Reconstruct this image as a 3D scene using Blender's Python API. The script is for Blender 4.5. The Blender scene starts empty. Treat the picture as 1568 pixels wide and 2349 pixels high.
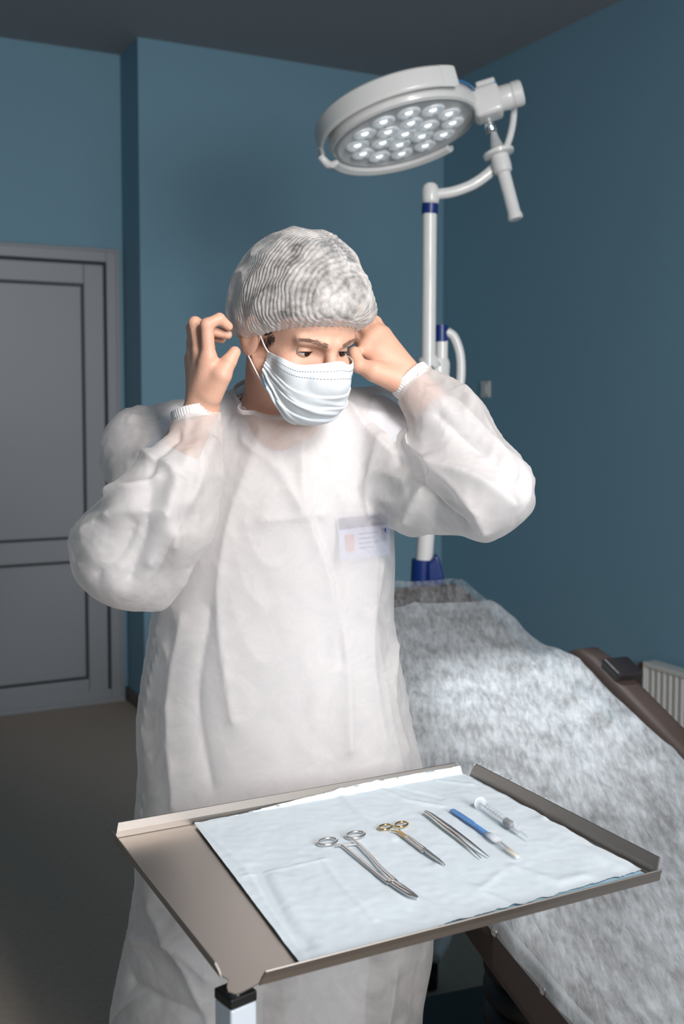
import bpy, math, random
import numpy as np
from mathutils import Vector, Matrix, noise
random.seed(4)
rad = math.radians
SC = bpy.context.scene
COL = SC.collection

# ------------------------------------------------------------------ camera
F_PX, PITCH, EYE = 2500.0, rad(3.5), 1.5
CY_PX = 935 + F_PX * math.tan(PITCH)
cd = bpy.data.cameras.new('camera')
cd.sensor_width = 36; cd.lens = F_PX / 2349 * 36
cd.shift_y = -(1174.5 - CY_PX) / 2349
cd.clip_start = .05; cd.clip_end = 60
cd.dof.use_dof = True; cd.dof.focus_distance = 1.66; cd.dof.aperture_fstop = 5.0
cam = bpy.data.objects.new('camera', cd); COL.objects.link(cam)
cam.location = (0, 0, EYE); cam.rotation_euler = (rad(90) - PITCH, 0, 0)
SC.camera = cam
SC.view_settings.view_transform = 'Standard'; SC.view_settings.look = 'None'
SC.view_settings.gamma = 1; SC.view_settings.use_curve_mapping = False
SC.view_settings.exposure = -0.45

# ------------------------------------------------------------------ world + big lights
w = bpy.data.worlds.new('world'); SC.world = w; w.use_nodes = True
bg = w.node_tree.nodes['Background']; bg.inputs[0].default_value = (.55, .68, .85, 1); bg.inputs[1].default_value = .12

def area(name, loc, target, size, power, color, spread=180):
    l = bpy.data.lights.new(name, 'AREA'); l.shape = 'RECTANGLE'; l.size, l.size_y = size
    l.energy = power; l.color = color; l.spread = rad(spread)
    o = bpy.data.objects.new(name, l); COL.objects.link(o); o.location = loc
    o.rotation_euler = (Vector(target) - Vector(loc)).to_track_quat('-Z', 'Y').to_euler()
    return o
area('key_light', (.95, -.15, 2.75), (-.1, 1.85, 1.2), (.45, .45), 25, (1, .94, .90), 110)
area('left_fill_light', (-1.9, -.6, 1.9), (.2, 2.8, 1.3), (1.6, 1.8), 14, (.84, .93, 1.0), 170)  # added soft fill from behind left; no window stands there
area('fill_light', (1.7, -1.1, 2.0), (-.3, 4.5, 1.3), (1.2, 1.2), 122, (.96, .97, 1.0), 170)

# ------------------------------------------------------------------ helpers
def ray(px, py):
    x = (px - 784) / F_PX; y = (CY_PX - py) / F_PX
    return Vector((x, math.cos(PITCH) + y * math.sin(PITCH), -math.sin(PITCH) + y * math.cos(PITCH)))
def PY(px, py, Y):
    d = ray(px, py); return d * (Y / d.y) + Vector((0, 0, EYE))
def PZ(px, py, z):
    d = ray(px, py); return d * ((z - EYE) / d.z) + Vector((0, 0, EYE))
def lin(c):
    r = []
    for v in c:
        v /= 255.0
        r.append(v / 12.92 if v <= .04045 else ((v + .055) / 1.055) ** 2.4)
    return (*r, 1)

def mat(name, rgb, rough=.5, metal=0, bump=None, vary=None, **kw):
    """bump=(scale,strength[,stretch]); vary=(scale,amount,rgb2)"""
    m = bpy.data.materials.new(name); m.use_nodes = True
    nt = m.node_tree; b = nt.nodes['Principled BSDF']
    b.inputs['Base Color'].default_value = lin(rgb); b.inputs['Roughness'].default_value = rough
    b.inputs['Metallic'].default_value = metal
    for k, v in kw.items(): b.inputs[k.replace('_', ' ')].default_value = v
    tc = nt.nodes.new('ShaderNodeTexCoord'); mp = nt.nodes.new('ShaderNodeMapping')
    nt.links.new(tc.outputs['Object'], mp.inputs[0])
    def nz(scale, det=5):
        n = nt.nodes.new('ShaderNodeTexNoise'); n.inputs['Scale'].default_value = scale
        n.inputs['Detail'].default_value = det; nt.links.new(mp.outputs[0], n.inputs['Vector']); return n
    if bump:
        if len(bump) > 2: mp.inputs['Scale'].default_value = bump[2]
        n = nz(bump[0]); bp = nt.nodes.new('ShaderNodeBump'); bp.inputs['Strength'].default_value = bump[1]
        bp.inputs['Distance'].default_value = .01
        nt.links.new(n.outputs[0], bp.inputs['Height']); nt.links.new(bp.outputs[0], b.inputs['Normal'])
    if vary:
        n = nz(vary[0]); mx = nt.nodes.new('ShaderNodeMix'); mx.data_type = 'RGBA'
        cr = nt.nodes.new('ShaderNodeMapRange'); cr.inputs[1].default_value = .35; cr.inputs[2].default_value = .7
        cr.inputs[4].default_value = vary[1]
        nt.links.new(n.outputs[0], cr.inputs[0]); nt.links.new(cr.outputs[0], mx.inputs[0])
        mx.inputs[6].default_value = lin(rgb); mx.inputs[7].default_value = lin(vary[2])
        nt.links.new(mx.outputs[2], b.inputs['Base Color'])
    return m

class G:
    def __init__(s): s.v = []; s.f = []
    def add(s, v, f):
        n = len(s.v); s.v += [Vector(p) for p in v]; s.f += [[i + n for i in q] for q in f]; return s
    def box(s, c, size, M=None):
        c = Vector(c); h = Vector(size) / 2; M = M or Matrix.Identity(3)
        P = [c + M @ Vector((a * h.x, b * h.y, d * h.z)) for d in (-1, 1) for b in (-1, 1) for a in (-1, 1)]
        return s.add(P, [(0, 2, 3, 1), (4, 5, 7, 6), (0, 1, 5, 4), (2, 6, 7, 3), (0, 4, 6, 2), (1, 3, 7, 5)])
    def prism(s, pts, h):   # pts: list of 3D points in a plane, h: extrusion vector
        n = len(pts); h = Vector(h); P = [Vector(p) for p in pts] + [Vector(p) + h for p in pts]
        return s.add(P, [list(range(n))[::-1], [n + i for i in range(n)]] + [(i, (i + 1) % n, n + (i + 1) % n, n + i) for i in range(n)])
    def tube(s, pts, r, seg=16, closed=False, flat=None, cap=True):
        pts = [Vector(p) for p in pts]; n = len(pts)
        if not hasattr(r, '__len__'): r = [r] * n
        P = []; up = None
        for i in range(n):
            a = pts[(i - 1) % n] if (closed or i) else pts[0]; b = pts[(i + 1) % n] if (closed or i < n - 1) else pts[-1]
            t = (b - a).normalized()
            if up is None: up = t.orthogonal().normalized() if flat is None else Vector(flat)
            up = (up - t * up.dot(t)).normalized(); sd = t.cross(up)
            fl = 1 if flat is None else FLAT[0]
            for k in range(seg):
                an = 2 * math.pi * k / seg
                P.append(pts[i] + (up * math.cos(an) * fl + sd * math.sin(an)) * r[i])
        Fc = []
        for i in range(n if closed else n - 1):
            j = (i + 1) % n
            for k in range(seg):
                l = (k + 1) % seg; Fc.append((i * seg + k, i * seg + l, j * seg + l, j * seg + k))
        if not closed and cap: Fc += [list(range(seg))[::-1], [(n - 1) * seg + k for k in range(seg)]]
        return s.add(P, Fc)
    def lathe(s, prof, o, axis, seg=32, start=0, end=360):
        """prof: (radius, height) pairs along axis from o"""
        o = Vector(o); ax = Vector(axis).normalized(); u = ax.orthogonal().normalized(); v = ax.cross(u)
        full = abs(end - start) >= 360; m = seg if full else seg + 1
        P = []
        for r, h in prof:
            for k in range(m):
                a = rad(start + (end - start) * k / seg); P.append(o + ax * h + (u * math.cos(a) + v * math.sin(a)) * r)
        Fc = []
        for i in range(len(prof) - 1):
            for k in range(seg):
                l = (k + 1) % m; Fc.append((i * m + k, i * m + l, (i + 1) * m + l, (i + 1) * m + k))
        if full:
            if prof[0][0] > 1e-6: Fc.append([k for k in range(m)][::-1])
            if prof[-1][0] > 1e-6: Fc.append([(len(prof) - 1) * m + k for k in range(m)])
        return s.add(P, Fc)
    def build(s, name, m, parent=None, smooth=False, bevel=0, seg=2, origin=None, angle=None, subsurf=0):
        me = bpy.data.meshes.new(name)
        vs = s.v
        if parent is not None and origin is None: origin = parent.location
        if origin is not None: vs = [v - Vector(origin) for v in vs]
        me.from_pydata([tuple(v) for v in vs], [], s.f); me.update()
        import bmesh
        bm = bmesh.new(); bm.from_mesh(me); bmesh.ops.recalc_face_normals(bm, faces=bm.faces); bm.to_mesh(me); bm.free()
        if smooth: me.polygons.foreach_set('use_smooth', [True] * len(me.polygons))
        if angle: me.set_sharp_from_angle(angle=rad(angle))
        me.materials.append(m)
        o = bpy.data.objects.new(name, me); COL.objects.link(o)
        if parent is not None: o.parent = parent
        elif origin is not None: o.location = origin
        if bevel:
            b = o.modifiers.new('bevel', 'BEVEL'); b.width = bevel; b.segments = seg; b.limit_method = 'ANGLE'; b.angle_limit = rad(40)
        if subsurf:
            b = o.modifiers.new('subsurf', 'SUBSURF'); b.levels = b.render_levels = subsurf
        return o
FLAT = [.5]
def thing(name, label, cat, loc, group=None):
    o = bpy.data.objects.new(name, None); COL.objects.link(o); o.location = loc; o.empty_display_size = .05
    return tag(o, label, cat, group)
def tag(o, label, cat, group=None, kind=None):
    o['label'] = label; o['category'] = cat
    if group: o['group'] = group
    if kind: o['kind'] = kind
    return o
def struct(o): o['kind'] = 'structure'; return o
def curve(ctrl, n=24):
    """Catmull-Rom through the control points"""
    c = [Vector(p) for p in ctrl]; c = [c[0] * 2 - c[1]] + c + [c[-1] * 2 - c[-2]]; out = []
    for i in range(1, len(c) - 2):
        for k in range(n):
            t = k / n; a, b, d, e = c[i - 1], c[i], c[i + 1], c[i + 2]
            out.append(.5 * ((2 * b) + (d - a) * t + (2 * a - 5 * b + 4 * d - e) * t * t + (3 * b - a - 3 * d + e) * t ** 3))
    out.append(c[-2]); return out

# ------------------------------------------------------------------ room materials
M = {}
M['wall'] = mat('blue_paint', (122, 160, 178), .75, bump=(260, .10), vary=(1.3, .35, (116, 154, 172)))
M['wallw'] = mat('white_paint', (225, 224, 220), .8, bump=(200, .05))  # only on the unseen front wall, made white to bounce light
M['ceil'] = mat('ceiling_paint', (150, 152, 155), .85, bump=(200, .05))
M['floor'] = mat('grey_linoleum', (176, 160, 145), .6, bump=(300, .06), vary=(60, .5, (156, 142, 130)))
M['skirt'] = mat('skirting', (96, 88, 86), .5, bump=(100, .04))
M['door'] = mat('white_plastic_door', (154, 158, 163), .45, bump=(90, .02))
M['seal'] = mat('door_seal', (60, 62, 66), .6, bump=(90, .02))
M['socket'] = mat('white_switch', (205, 205, 202), .4, bump=(60, .02))
M['rad'] = mat('radiator_enamel', (215, 213, 208), .35, bump=(50, .02))
M['copper'] = mat('brass_valve', (150, 92, 60), .35, .8, bump=(90, .05))

# ------------------------------------------------------------------ room
H = 3.25
AL = rad(27.3)
E1 = Vector((math.cos(AL), math.sin(AL), 0)); E2 = Vector((math.sin(AL), -math.cos(AL), 0))   # E1 along back wall to the right, E2 out of it
CN = Vector((.556, 6.057, 0))                  # back right corner
def W(a, b, z): return CN - E1 * a + E2 * b + Vector((0, 0, z))   # a: metres to the left of the corner, b: metres out of the back wall
def slab(p, q, t, z0, z1):   # vertical slab from p to q (plan), thickness vector t
    return G().prism([p + Vector((0, 0, z0)), q + Vector((0, 0, z0)), q + t + Vector((0, 0, z0)), p + t + Vector((0, 0, z0))], (0, 0, z1 - z0))
AM = 1.713                                       # width of the projecting back wall
REC = .30                                      # how far the door wall lies behind it
struct(slab(W(0, 0, 0), W(AM, 0, 0), -E2 * .15, 0, H).build('wall_back', M['wall'], origin=W(AM / 2, 0, 0)))
struct(slab(W(AM, -.15, 0), W(AM, -REC - .15, 0), E1 * .12, 0, H).build('wall_return', M['wall'], origin=W(AM, 0, 0)))
DW0, DW1 = AM + .02, AM + 1.16                  # door unit outer extent
DH = 2.29
g = slab(W(AM, -REC, 0), W(DW0, -REC, 0), -E2 * .15, 0, H)
for pr in [(W(DW0, -REC, 0), W(DW1, -REC, 0), DH, H), (W(DW1, -REC, 0), W(5.2, -REC, 0), 0, H)]:
    q = slab(pr[0], pr[1], -E2 * .15, pr[2], pr[3]); g.add(q.v, q.f)
struct(g.build('wall_door_side', M['wall'], origin=W(3, -REC, 0)))
struct(slab(W(0, -.15, 0), W(0, 7.6, 0), E1 * .15, 0, H).build('wall_right', M['wall'], origin=W(0, 3, 0)))
struct(slab(W(5.2, -.4, 0), W(5.2, 7.6, 0), -E1 * .15, 0, H).build('wall_left', M['wall'], origin=W(5.2, 3, 0)))
struct(slab(W(-.15, 7.6, 0), W(5.35, 7.6, 0), E2 * .15, 0, H).build('wall_front', M['wallw'], origin=W(2.6, 7.6, 0)))
def plane_slab(z0, z1): return G().prism([W(-.15, -.6, z0), W(5.35, -.6, z0), W(5.35, 7.75, z0), W(-.15, 7.75, z0)], (0, 0, z1 - z0))
struct(plane_slab(-.1, 0).build('floor', M['floor'], origin=(0, 0, 0)))
struct(plane_slab(H, H + .1).build('ceiling', M['ceil'], origin=(0, 0, H)))
def skirt(nm, p, q, t): struct(slab(p, q, t * .012, 0, .07).build(nm, M['skirt'], origin=p, bevel=.003))
skirt('baseboard_back', W(0, 0, 0), W(AM, 0, 0), E2)
skirt('baseboard_return', W(AM, 0, 0), W(AM, -REC, 0), -E1)
skirt('baseboard_right', W(0, 0, 0), W(0, 7.6, 0), -E1)
skirt('baseboard_left', W(DW1, -REC, 0), W(5.2, -REC, 0), E2)
# door unit: frame, leaf with two panels
def dbox(a0, a1, z0, z1, b0, b1):
    return G().prism([W(a0, -REC + b0, z0), W(a1, -REC + b0, z0), W(a1, -REC + b1, z0), W(a0, -REC + b1, z0)], (0, 0, z1 - z0))
door = struct(bpy.data.objects.new('door_1', None)); COL.objects.link(door); door.location = W((DW0 + DW1) / 2, -REC, 0)
def join(*gs):
    o = G()
    for q in gs: o.add(q.v, q.f)
    return o
fw = .068
def ring(a0, a1, z0, z1, w, b0, b1, bot=True):
    L = [dbox(a0, a0 + w, z0, z1, b0, b1), dbox(a1 - w, a1, z0, z1, b0, b1), dbox(a0 + w, a1 - w, z1 - w, z1, b0, b1)]
    if bot: L.append(dbox(a0 + w, a1 - w, z0, z0 + w, b0, b1))
    return join(*L)
ring(DW0, DW1, 0, DH, fw, -.07, .02).build('door_frame', M['door'], door, bevel=.004)
ring(DW0 + .01, DW1 - .01, 0, DH - .005, .012, .02, .03, False).build('frame_lip', M['door'], door, bevel=.003)
a0, a1 = DW0 + fw, DW1 - fw
ring(a0 + .006, a1 - .006, .025, DH - fw - .006, .008, -.05, .006).build('door_seal', M['seal'], door)
lf = ring(a0 + .014, a1 - .014, .032, DH - fw - .014, .098, -.05, .014)
rail = dbox(a0 + .11, a1 - .11, .735, .845, -.05, .014)
leaf = join(lf, rail).build('door_leaf', M['door'], door, bevel=.006)
def panel(z0, z1, nm):
    j = ring(a0 + .112, a1 - .112, z0, z1, .012, -.04, .004).build('glazing_bead', M['seal'], leaf, origin=door.location)
    k = dbox(a0 + .112, a1 - .112, z0, z1, -.045, -.006).build('door_panel', M['door'], leaf, origin=door.location)
panel(.13, .735, 0); panel(.845, DH - fw - .112, 1)
G().box(W((DW0 + DW1) / 2, -REC + .0, .012), (.0, .0, .0)); dbox(DW0, DW1, 0, .022, -.07, .03).build('threshold', M['door'], door, bevel=.003)
hx = a1 - .06
h = G(); h.tube([W(hx, -REC + .014, 1.05), W(hx, -REC + .06, 1.05), W(hx - .12, -REC + .06, 1.05)], .009, 10)
h.build('door_handle', M['socket'], door, smooth=True)
# wall switch
c = PY(1115, 893, 5.0); aw = (c - CN).dot(E2); c = CN + E2 * ((Vector((c.x, c.y, 0)) - CN).dot(E2))
# solve the switch position: where the sight line meets the right wall
def on_right(px, py, off=0):
    d = ray(px, py); n = E1; t = (CN - E1 * off).dot(n) / d.dot(n); p = d * t + Vector((0, 0, EYE)); return p
s = on_right(1115, 893, .0)
Rw = Matrix((E2, E1, Vector((0, 0, 1)))).transposed()
sw = thing('light_switch', 'small white light switch plate on the blue wall right of the lamp pole', 'switch', s)
G().box(s - E1 * .006, (.08, .012, .085), Rw).build('switch_plate', M['socket'], sw, bevel=.003)
G().box(s - E1 * .014, (.045, .008, .05), Rw).build('rocker', M['socket'], sw, bevel=.002)
# radiator
r0 = on_right(1478, 1518, .09); zt = r0.z; b0 = (r0 - CN).dot(E2)
rd = thing('radiator', 'white panel radiator low on the right blue wall', 'radiator', Vector((r0.x, r0.y, 0)) + E2 * .5)
RZ0 = zt - .34
def rbox(b_0, b_1, a_0, a_1, z0, z1): return G().prism([W(a_0, b_0, z0), W(a_0, b_1, z0), W(a_1, b_1, z0), W(a_1, b_0, z0)], (0, 0, z1 - z0))
g = G(); nn = 30; Lr = 1.0
prof = []
for i in range(nn * 8 + 1):
    t = i / (nn * 8); ph = (i % 8) / 8
    d = .008 * (1 if ph < .45 else (0 if ph > .55 and ph < .95 else .5)); prof.append((b0 + Lr * t, .082 + d))
P = [W(a, b, RZ0 + .02) for b, a in prof] + [W(a, b, zt - .02) for b, a in prof]; n = len(prof)
g.add(P, [(i, i + 1, n + i + 1, n + i) for i in range(n - 1)])
g.build('ribbed_panel', M['rad'], rd)
join(rbox(b0, b0 + Lr, .03, .082, RZ0, zt - .02)).build('radiator_body', M['rad'], rd, bevel=.006)
rbox(b0 - .004, b0 + Lr + .004, .025, .096, zt - .022, zt).build('top_grille', M['rad'], rd, bevel=.005)
rbox(b0 - .006, b0 + .004, .025, .096, RZ0, zt).build('side_cover', M['rad'], rd, bevel=.003)
v = W(.06, b0 - .005, zt - .03)
g = G(); g.tube([v, v - E2 * .03], .010, 12); g.tube([v - E2 * .02, v - E2 * .05], .016, 12); g.build('valve', M['copper'], rd, smooth=True, angle=40)
G().tube([v - E2 * .035, v - E2 * .035 + E1 * .06], .008, 10).build('inlet_pipe', M['copper'], rd, smooth=True)
# ------------------------------------------------------------------ surgical light on its stand
M['lampw'] = mat('lamp_white_enamel', (222, 221, 218), .32, bump=(40, .02), Coat_Weight=.3)
M['lampg'] = mat('lamp_grey_plastic', (176, 178, 178), .4, bump=(40, .02))
M['chrome'] = mat('chrome', (225, 225, 225), .12, 1, bump=(60, .03))
M['blue'] = mat('dark_blue_plastic', (14, 44, 110), .35, bump=(60, .03))
M['lblue'] = mat('light_blue_line', (60, 130, 180), .4, bump=(60, .02))
M['black'] = mat('black_rubber', (16, 17, 18), .5, bump=(80, .08))
LY = 3.3
def L(px, py, d=0): return PY(px, py, LY + d)
base_c = Vector((.33, 3.34, 0))
lamp = thing('surgical_light', 'white wheeled surgical light with round multi-lens head above the covered couch', 'medical lamp', base_c)
# base: five feet, castors
G().lathe([(.07, .10), (.075, .13), (.05, .17), (.032, .19), (.03, .20)], base_c, (0, 0, 1)).build('base_hub', M['lampw'], lamp, smooth=True, angle=40)
for k in range(5):
    an = rad(-99.5 + 72 * k); d = Vector((math.cos(an), math.sin(an), 0)); FLAT[0] = 1.0
    leg = G().tube(curve([base_c + Vector((0, 0, .125)), base_c + d * .28 + Vector((0, 0, .13)) - Vector((-d.y, d.x, 0)) * -.03, base_c + d * .50 + Vector((0, 0, .125)) + Vector((-d.y, d.x, 0)) * .02, base_c + d * .63 + Vector((0, 0, .085))], 8),
                   [.036] * 16 + [.037] * 5 + [.034, .031, .028, .025], 16).build('leg', M['lampw'], lamp, smooth=True)
    p = base_c + d * .615; s_ = Vector((-d.y, d.x, 0))
    q = G(); q.lathe([(.0, -.018), (.030, -.018), (.034, -.012), (.034, .012), (.030, .018), (0, .018)], p + Vector((0, 0, .034)), s_, 24)
    q.box(p + Vector((0, 0, .06)), (.05, .036, .03), Matrix.Rotation(an, 3, 'Z'))
    q.build('castor', M['black'], leg, smooth=True, angle=40, origin=lamp.location)
top_lo = L(961, 1290, .03)
G().tube([base_c + Vector((0, 0, .19)), Vector((base_c.x, base_c.y, .9)), ], .03, 24).build('lower_column', M['lampw'], lamp, smooth=True, angle=40)
# blue clamp sleeve with its fin, just above the couch head
bs0, bs1 = L(962, 1420, .03), L(968, 1283, .03)
q = G().tube([bs0, bs1], [.034, .033], 28); q.build('blue_sleeve', M['blue'], lamp, smooth=True, angle=40)
f0 = [L(978, 1420, .02), L(1016, 1420, .02), L(1016, 1320, .02), L(1008, 1285, .02), L(1001, 1270, .02), L(990, 1280, .02), L(978, 1290, .02)]
G().prism([p - Vector((0, .028, 0)) for p in f0], (0, .056, 0)).build('blue_bracket', M['blue'], lamp, bevel=.008, seg=3)
# tall leaning column segments
G().tube([L(962, 1430, .03), L(1002, 860, .03)], .0265, 28).build('middle_column', M['lampw'], lamp, smooth=True, angle=40)
hub = L(1003, 850, .03)
q = G().lathe([(0, -.05), (.030, -.05), (.036, -.03), (.038, .02), (.034, .035), (0, .035)], hub, (0, 0, 1)); q.build('elbow_hub', M['lampw'], lamp, smooth=True, angle=40)
G().tube([L(984, 845, 0), L(975, 835, 0), L(1000, 820, 0)], .03, 16).build('elbow_link', M['lampw'], lamp, smooth=True)
G().tube([L(1012, 842, .03), L(1012, 782, .03)], .0195, 24).build('joint_cylinder', M['lampw'], lamp, smooth=True, angle=40)
G().tube([L(1011, 784, .03), L(1011, 746, .03)], .0205, 24).build('blue_knob', M['blue'], lamp, smooth=True, angle=40)
G().tube(curve([L(1024, 760, .03), L(1042, 775, .03), L(1055, 815, .03), L(1056, 870, .03), L(1046, 910, .03), L(1015, 930, .03)], 10), .014, 16).build('guard_handle', M['lampw'], lamp, smooth=True)
G().tube([L(982, 838, -.01), L(985, 486, 0)], .0215, 28).build('upper_column', M['lampw'], lamp, smooth=True, angle=40)
G().tube([L(985, 491), L(986, 468)], .0245, 28).build('blue_collar', M['blue'], lamp, smooth=True, angle=40)
G().lathe([(0, -.02), (.0245, -.02), (.026, -.008), (.026, .018), (.021, .034), (.012, .041), (0, .043)], L(987, 452), (0, 0, 1), 28).build('swivel_joint', M['lampw'], lamp, smooth=True)
G().tube(curve([L(995, 446), L(1035, 441), L(1080, 425), L(1115, 402), L(1140, 378)], 10), [.016] * 20 + [.0165] * 21, 18).build('curved_arm', M['lampw'], lamp, smooth=True)
# handle assembly
a, b = L(1140, 340, -.02), L(1183, 505, -.05); ax = (b - a).normalized()
G().lathe([(.009, -.055), (.013, -.03), (.019, -.008), (.022, .02), (.022, .03)], a, ax, 24).build('handle_neck', M['lampg'], lamp, smooth=True, angle=40)
G().lathe([(0, .0), (.040, .004), (.0465, .0), (.045, .010), (.024, .014)], a + ax * .012, ax, 36).build('handle_flange', M['lampw'], lamp, smooth=True, angle=50)
G().lathe([(.027, .0), (.0285, .03), (.0265, .05), (.02, .055)], a + ax * .024, ax, 28).build('handle_socket', M['lampw'], lamp, smooth=True, angle=40)
G().lathe([(.0195, 0), (.0195, .125), (.0225, .133), (.0225, .143), (.019, .146), (0, .146)], a + ax * .076, ax, 28).build('sterile_handle', M['lampw'], lamp, smooth=True, angle=40)
G().lathe([(.004, .0), (.018, -.004), (.010, -.055), (.007, -.062)], L(1128, 306, -.02) , (L(1128, 306, -.02) - L(1116, 266)).normalized(), 20).build('chrome_cone', M['chrome'], lamp, smooth=True)
G().tube(curve([L(1178, 225, .02), L(1177, 270, .02), L(1170, 310, .01), L(1158, 345, 0), L(1150, 372, 0)], 8), .0105, 14).build('yoke_arm', M['lampw'], lamp, smooth=True)
# head
HC = PY(925, 293, LY)
vv = -(HC - Vector((0, 0, EYE))).normalized()
mj = Vector((math.cos(rad(17)), 0, math.sin(rad(17)))); mj = (mj - vv * mj.dot(vv)).normalized()
mn = mj.cross(vv).normalized()
if mn.z > 0: mn = -mn
NN = (vv * .37 + mn * .93).normalized()          # the way the head faces
BB = mj.cross(NN).normalized()
if BB.y > 0: BB = -BB                           # towards the viewer, in the disc plane
def HL(a, r, h): return HC + (mj * math.cos(rad(a)) + BB * math.sin(rad(a))) * r + NN * h   # angle 0 = right, 90 = near side
RR = .225
def spin(prof, a0, a1, seg, nm, m, par=lamp, **kw):
    full = a1 - a0 >= 360; k = seg if full else seg + 1; P = []
    for r, h in prof:
        for i in range(k): P.append(HL(a0 + (a1 - a0) * i / seg, r, h))
    Fc = []
    np_ = len(prof)
    for j in range(np_ - 1 if kw.get('open') else np_):
        jj = (j + 1) % np_
        for i in range(seg):
            l = (i + 1) % k; Fc.append((j * k + i, j * k + l, jj * k + l, jj * k + i))
    if not full and not kw.get('open'): Fc += [[j * k for j in range(np_)], [j * k + seg for j in range(np_)][::-1]]
    return G().add(P, Fc).build(nm, m, par, smooth=True, angle=45, origin=lamp.location, bevel=kw.get('bevel', 0))
body = spin([(.0, -.055), (.12, -.055), (.19, -.048), (.222, -.03), (.230, -.005), (.222, .018), (.212, .022), (.206, .018), (.0, .016)], 0, 360, 96, 'head_housing', M['lampw'], open=True)
spin([(.206, .016), (.2155, .016), (.2155, .0245), (.206, .0245)], 0, 360, 96, 'lens_rim', M['lampg'])
M['lens_back'] = mat('reflector_white', (235, 238, 238), .25, bump=(60, .4), Emission_Color=(.9, .96, 1, 1), Emission_Strength=.15)  # weak emission stands in for LED light scattered over the bed
spin([(0, .0165), (.206, .0165)], 0, 360, 72, 'reflector_bed', M['lens_back'], open=True)
M['led'] = bpy.data.materials.new('led_emitter'); M['led'].use_nodes = True
b_ = M['led'].node_tree.nodes['Principled BSDF']; b_.inputs['Emission Color'].default_value = (.95, .98, 1, 1); b_.inputs['Emission Strength'].default_value = 1.8
M['refl'] = mat('lens_optic', (236, 240, 242), .18, .25, bump=(120, .5), Emission_Color=(.9, .96, 1, 1), Emission_Strength=.22)  # glow put into the cups in place of scattered LED light
M['slot'] = mat('lens_slot', (70, 74, 76), .4, bump=(60, .02))
cells = [(0, 0)] + [(60 * k + 10, .072) for k in range(6)] + [(30 * k + 20, .146) for k in range(12)]
for an, r in cells:
    c = HL(an, r, .0185); g = G()
    g.lathe([(.034, .0), (.0345, .004), (.028, .009), (.020, .004), (.0125, .001)], c, NN, 20)
    u_ = g.build('reflector_cup', M['refl'], lamp, smooth=True)
    G().lathe([(.0115, .001), (.010, .004), (.005, .0055), (0, .006)], c, NN, 14).build('led', M['led'], u_, smooth=True, origin=lamp.location)
    e = c + NN * .006 - BB * .026
    G().tube([e - mj * .010, e + mj * .010], .0022, 8).build('lens_slot', M['slot'], u_, smooth=True, origin=lamp.location)
M['glass'] = mat('clear_cover', (255, 255, 255), .04, bump=(20, .0), Transmission_Weight=1.0, IOR=1.05)
def clearmat(name, amt, tint=(255, 255, 255), rough=.1, base=(240, 245, 250)):
    m = mat(name, base, rough, bump=(60, .02)); nt = m.node_tree; o = nt.nodes['Material Output']; b = nt.nodes['Principled BSDF']
    t = nt.nodes.new('ShaderNodeBsdfTransparent'); t.inputs[0].default_value = lin(tint); x = nt.nodes.new('ShaderNodeMixShader')
    x.inputs[0].default_value = amt; nt.links.new(b.outputs[0], x.inputs[1]); nt.links.new(t.outputs[0], x.inputs[2]); nt.links.new(x.outputs[0], o.inputs[0]); return m
M['cover'] = clearmat('lamp_cover', .88)
spin([(0, .030), (.150, .029), (.205, .024)], 0, 360, 72, 'clear_cover', M['cover'], open=True)
# C-shaped rail round the upper far side and the lower one on the near side
rp = [(.215, -.056), (.250, -.060), (.260, -.052), (.261, .000), (.254, .008), (.246, .004), (.246, -.046), (.215, -.048)]
spin(rp, 46, 182, 60, 'upper_rail', M['lampw'], bevel=.003)
for a_ in (53, 174): spin([(r + .0015 if r > .235 else r, h) for r, h in rp], a_ - 5, a_ + 5, 6, 'rail_clamp', M['lampw'])
rp2 = [(.218, .018), (.238, .020), (.252, .014), (.258, .020), (.254, .032), (.238, .042), (.218, .034)]
spin(rp2, 188, 302, 50, 'lower_rail', M['lampw'], bevel=.003)
G().tube([HL(192, .242, .028), HL(186, .252, .026), HL(180, .262, .006)], [.013, .013, .010], 12).build('rail_tip', M['lampw'], lamp, smooth=True)
spin([(.2285, -.030), (.2325, -.030), (.2325, -.025), (.2285, -.025)], 8, 48, 30, 'blue_trim_line', M['lblue'])
# pivot block at the right of the head
q = G(); c = (L(1122, 228) ); 
Mx = Matrix((mj, BB, NN)).transposed()
q.box(HL(0, .252, .006), (.085, .085, .090), Mx); q.build('pivot_block', M['lampw'], lamp, bevel=.014, seg=4, smooth=True)
q = G(); q.box(HL(0, .262, -.046), (.058, .060, .022), Mx); q.build('block_cap', M['lampw'], lamp, bevel=.006)
q = G(); q.box(HL(0, .262, -.037), (.062, .063, .004), Mx); q.build('blue_trim_line', M['lblue'], lamp)
G().lathe([(.0, 0), (.034, 0), (.037, .006), (.037, .045), (.036, .05), (.037, .054), (.0385, .056), (.0385, .078), (.034, .084), (0, .085)], HL(0, .276, .004), mj, 36).build('pivot_drum', M['lampw'], lamp, smooth=True, angle=35)
lamp_spot = bpy.data.lights.new('surgical_beam', 'SPOT'); lamp_spot.energy = 210; lamp_spot.spot_size = rad(24); lamp_spot.spot_blend = .9
lamp_spot.shadow_soft_size = .08; lamp_spot.color = (.93, .97, 1)
o = bpy.data.objects.new('surgical_beam', lamp_spot); COL.objects.link(o); o.location = HC + NN * .10 + BB * .13
tg = Vector((.47, 2.50, .7))
o.rotation_euler = (tg - o.location).to_track_quat('-Z', 'Y').to_euler()

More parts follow.
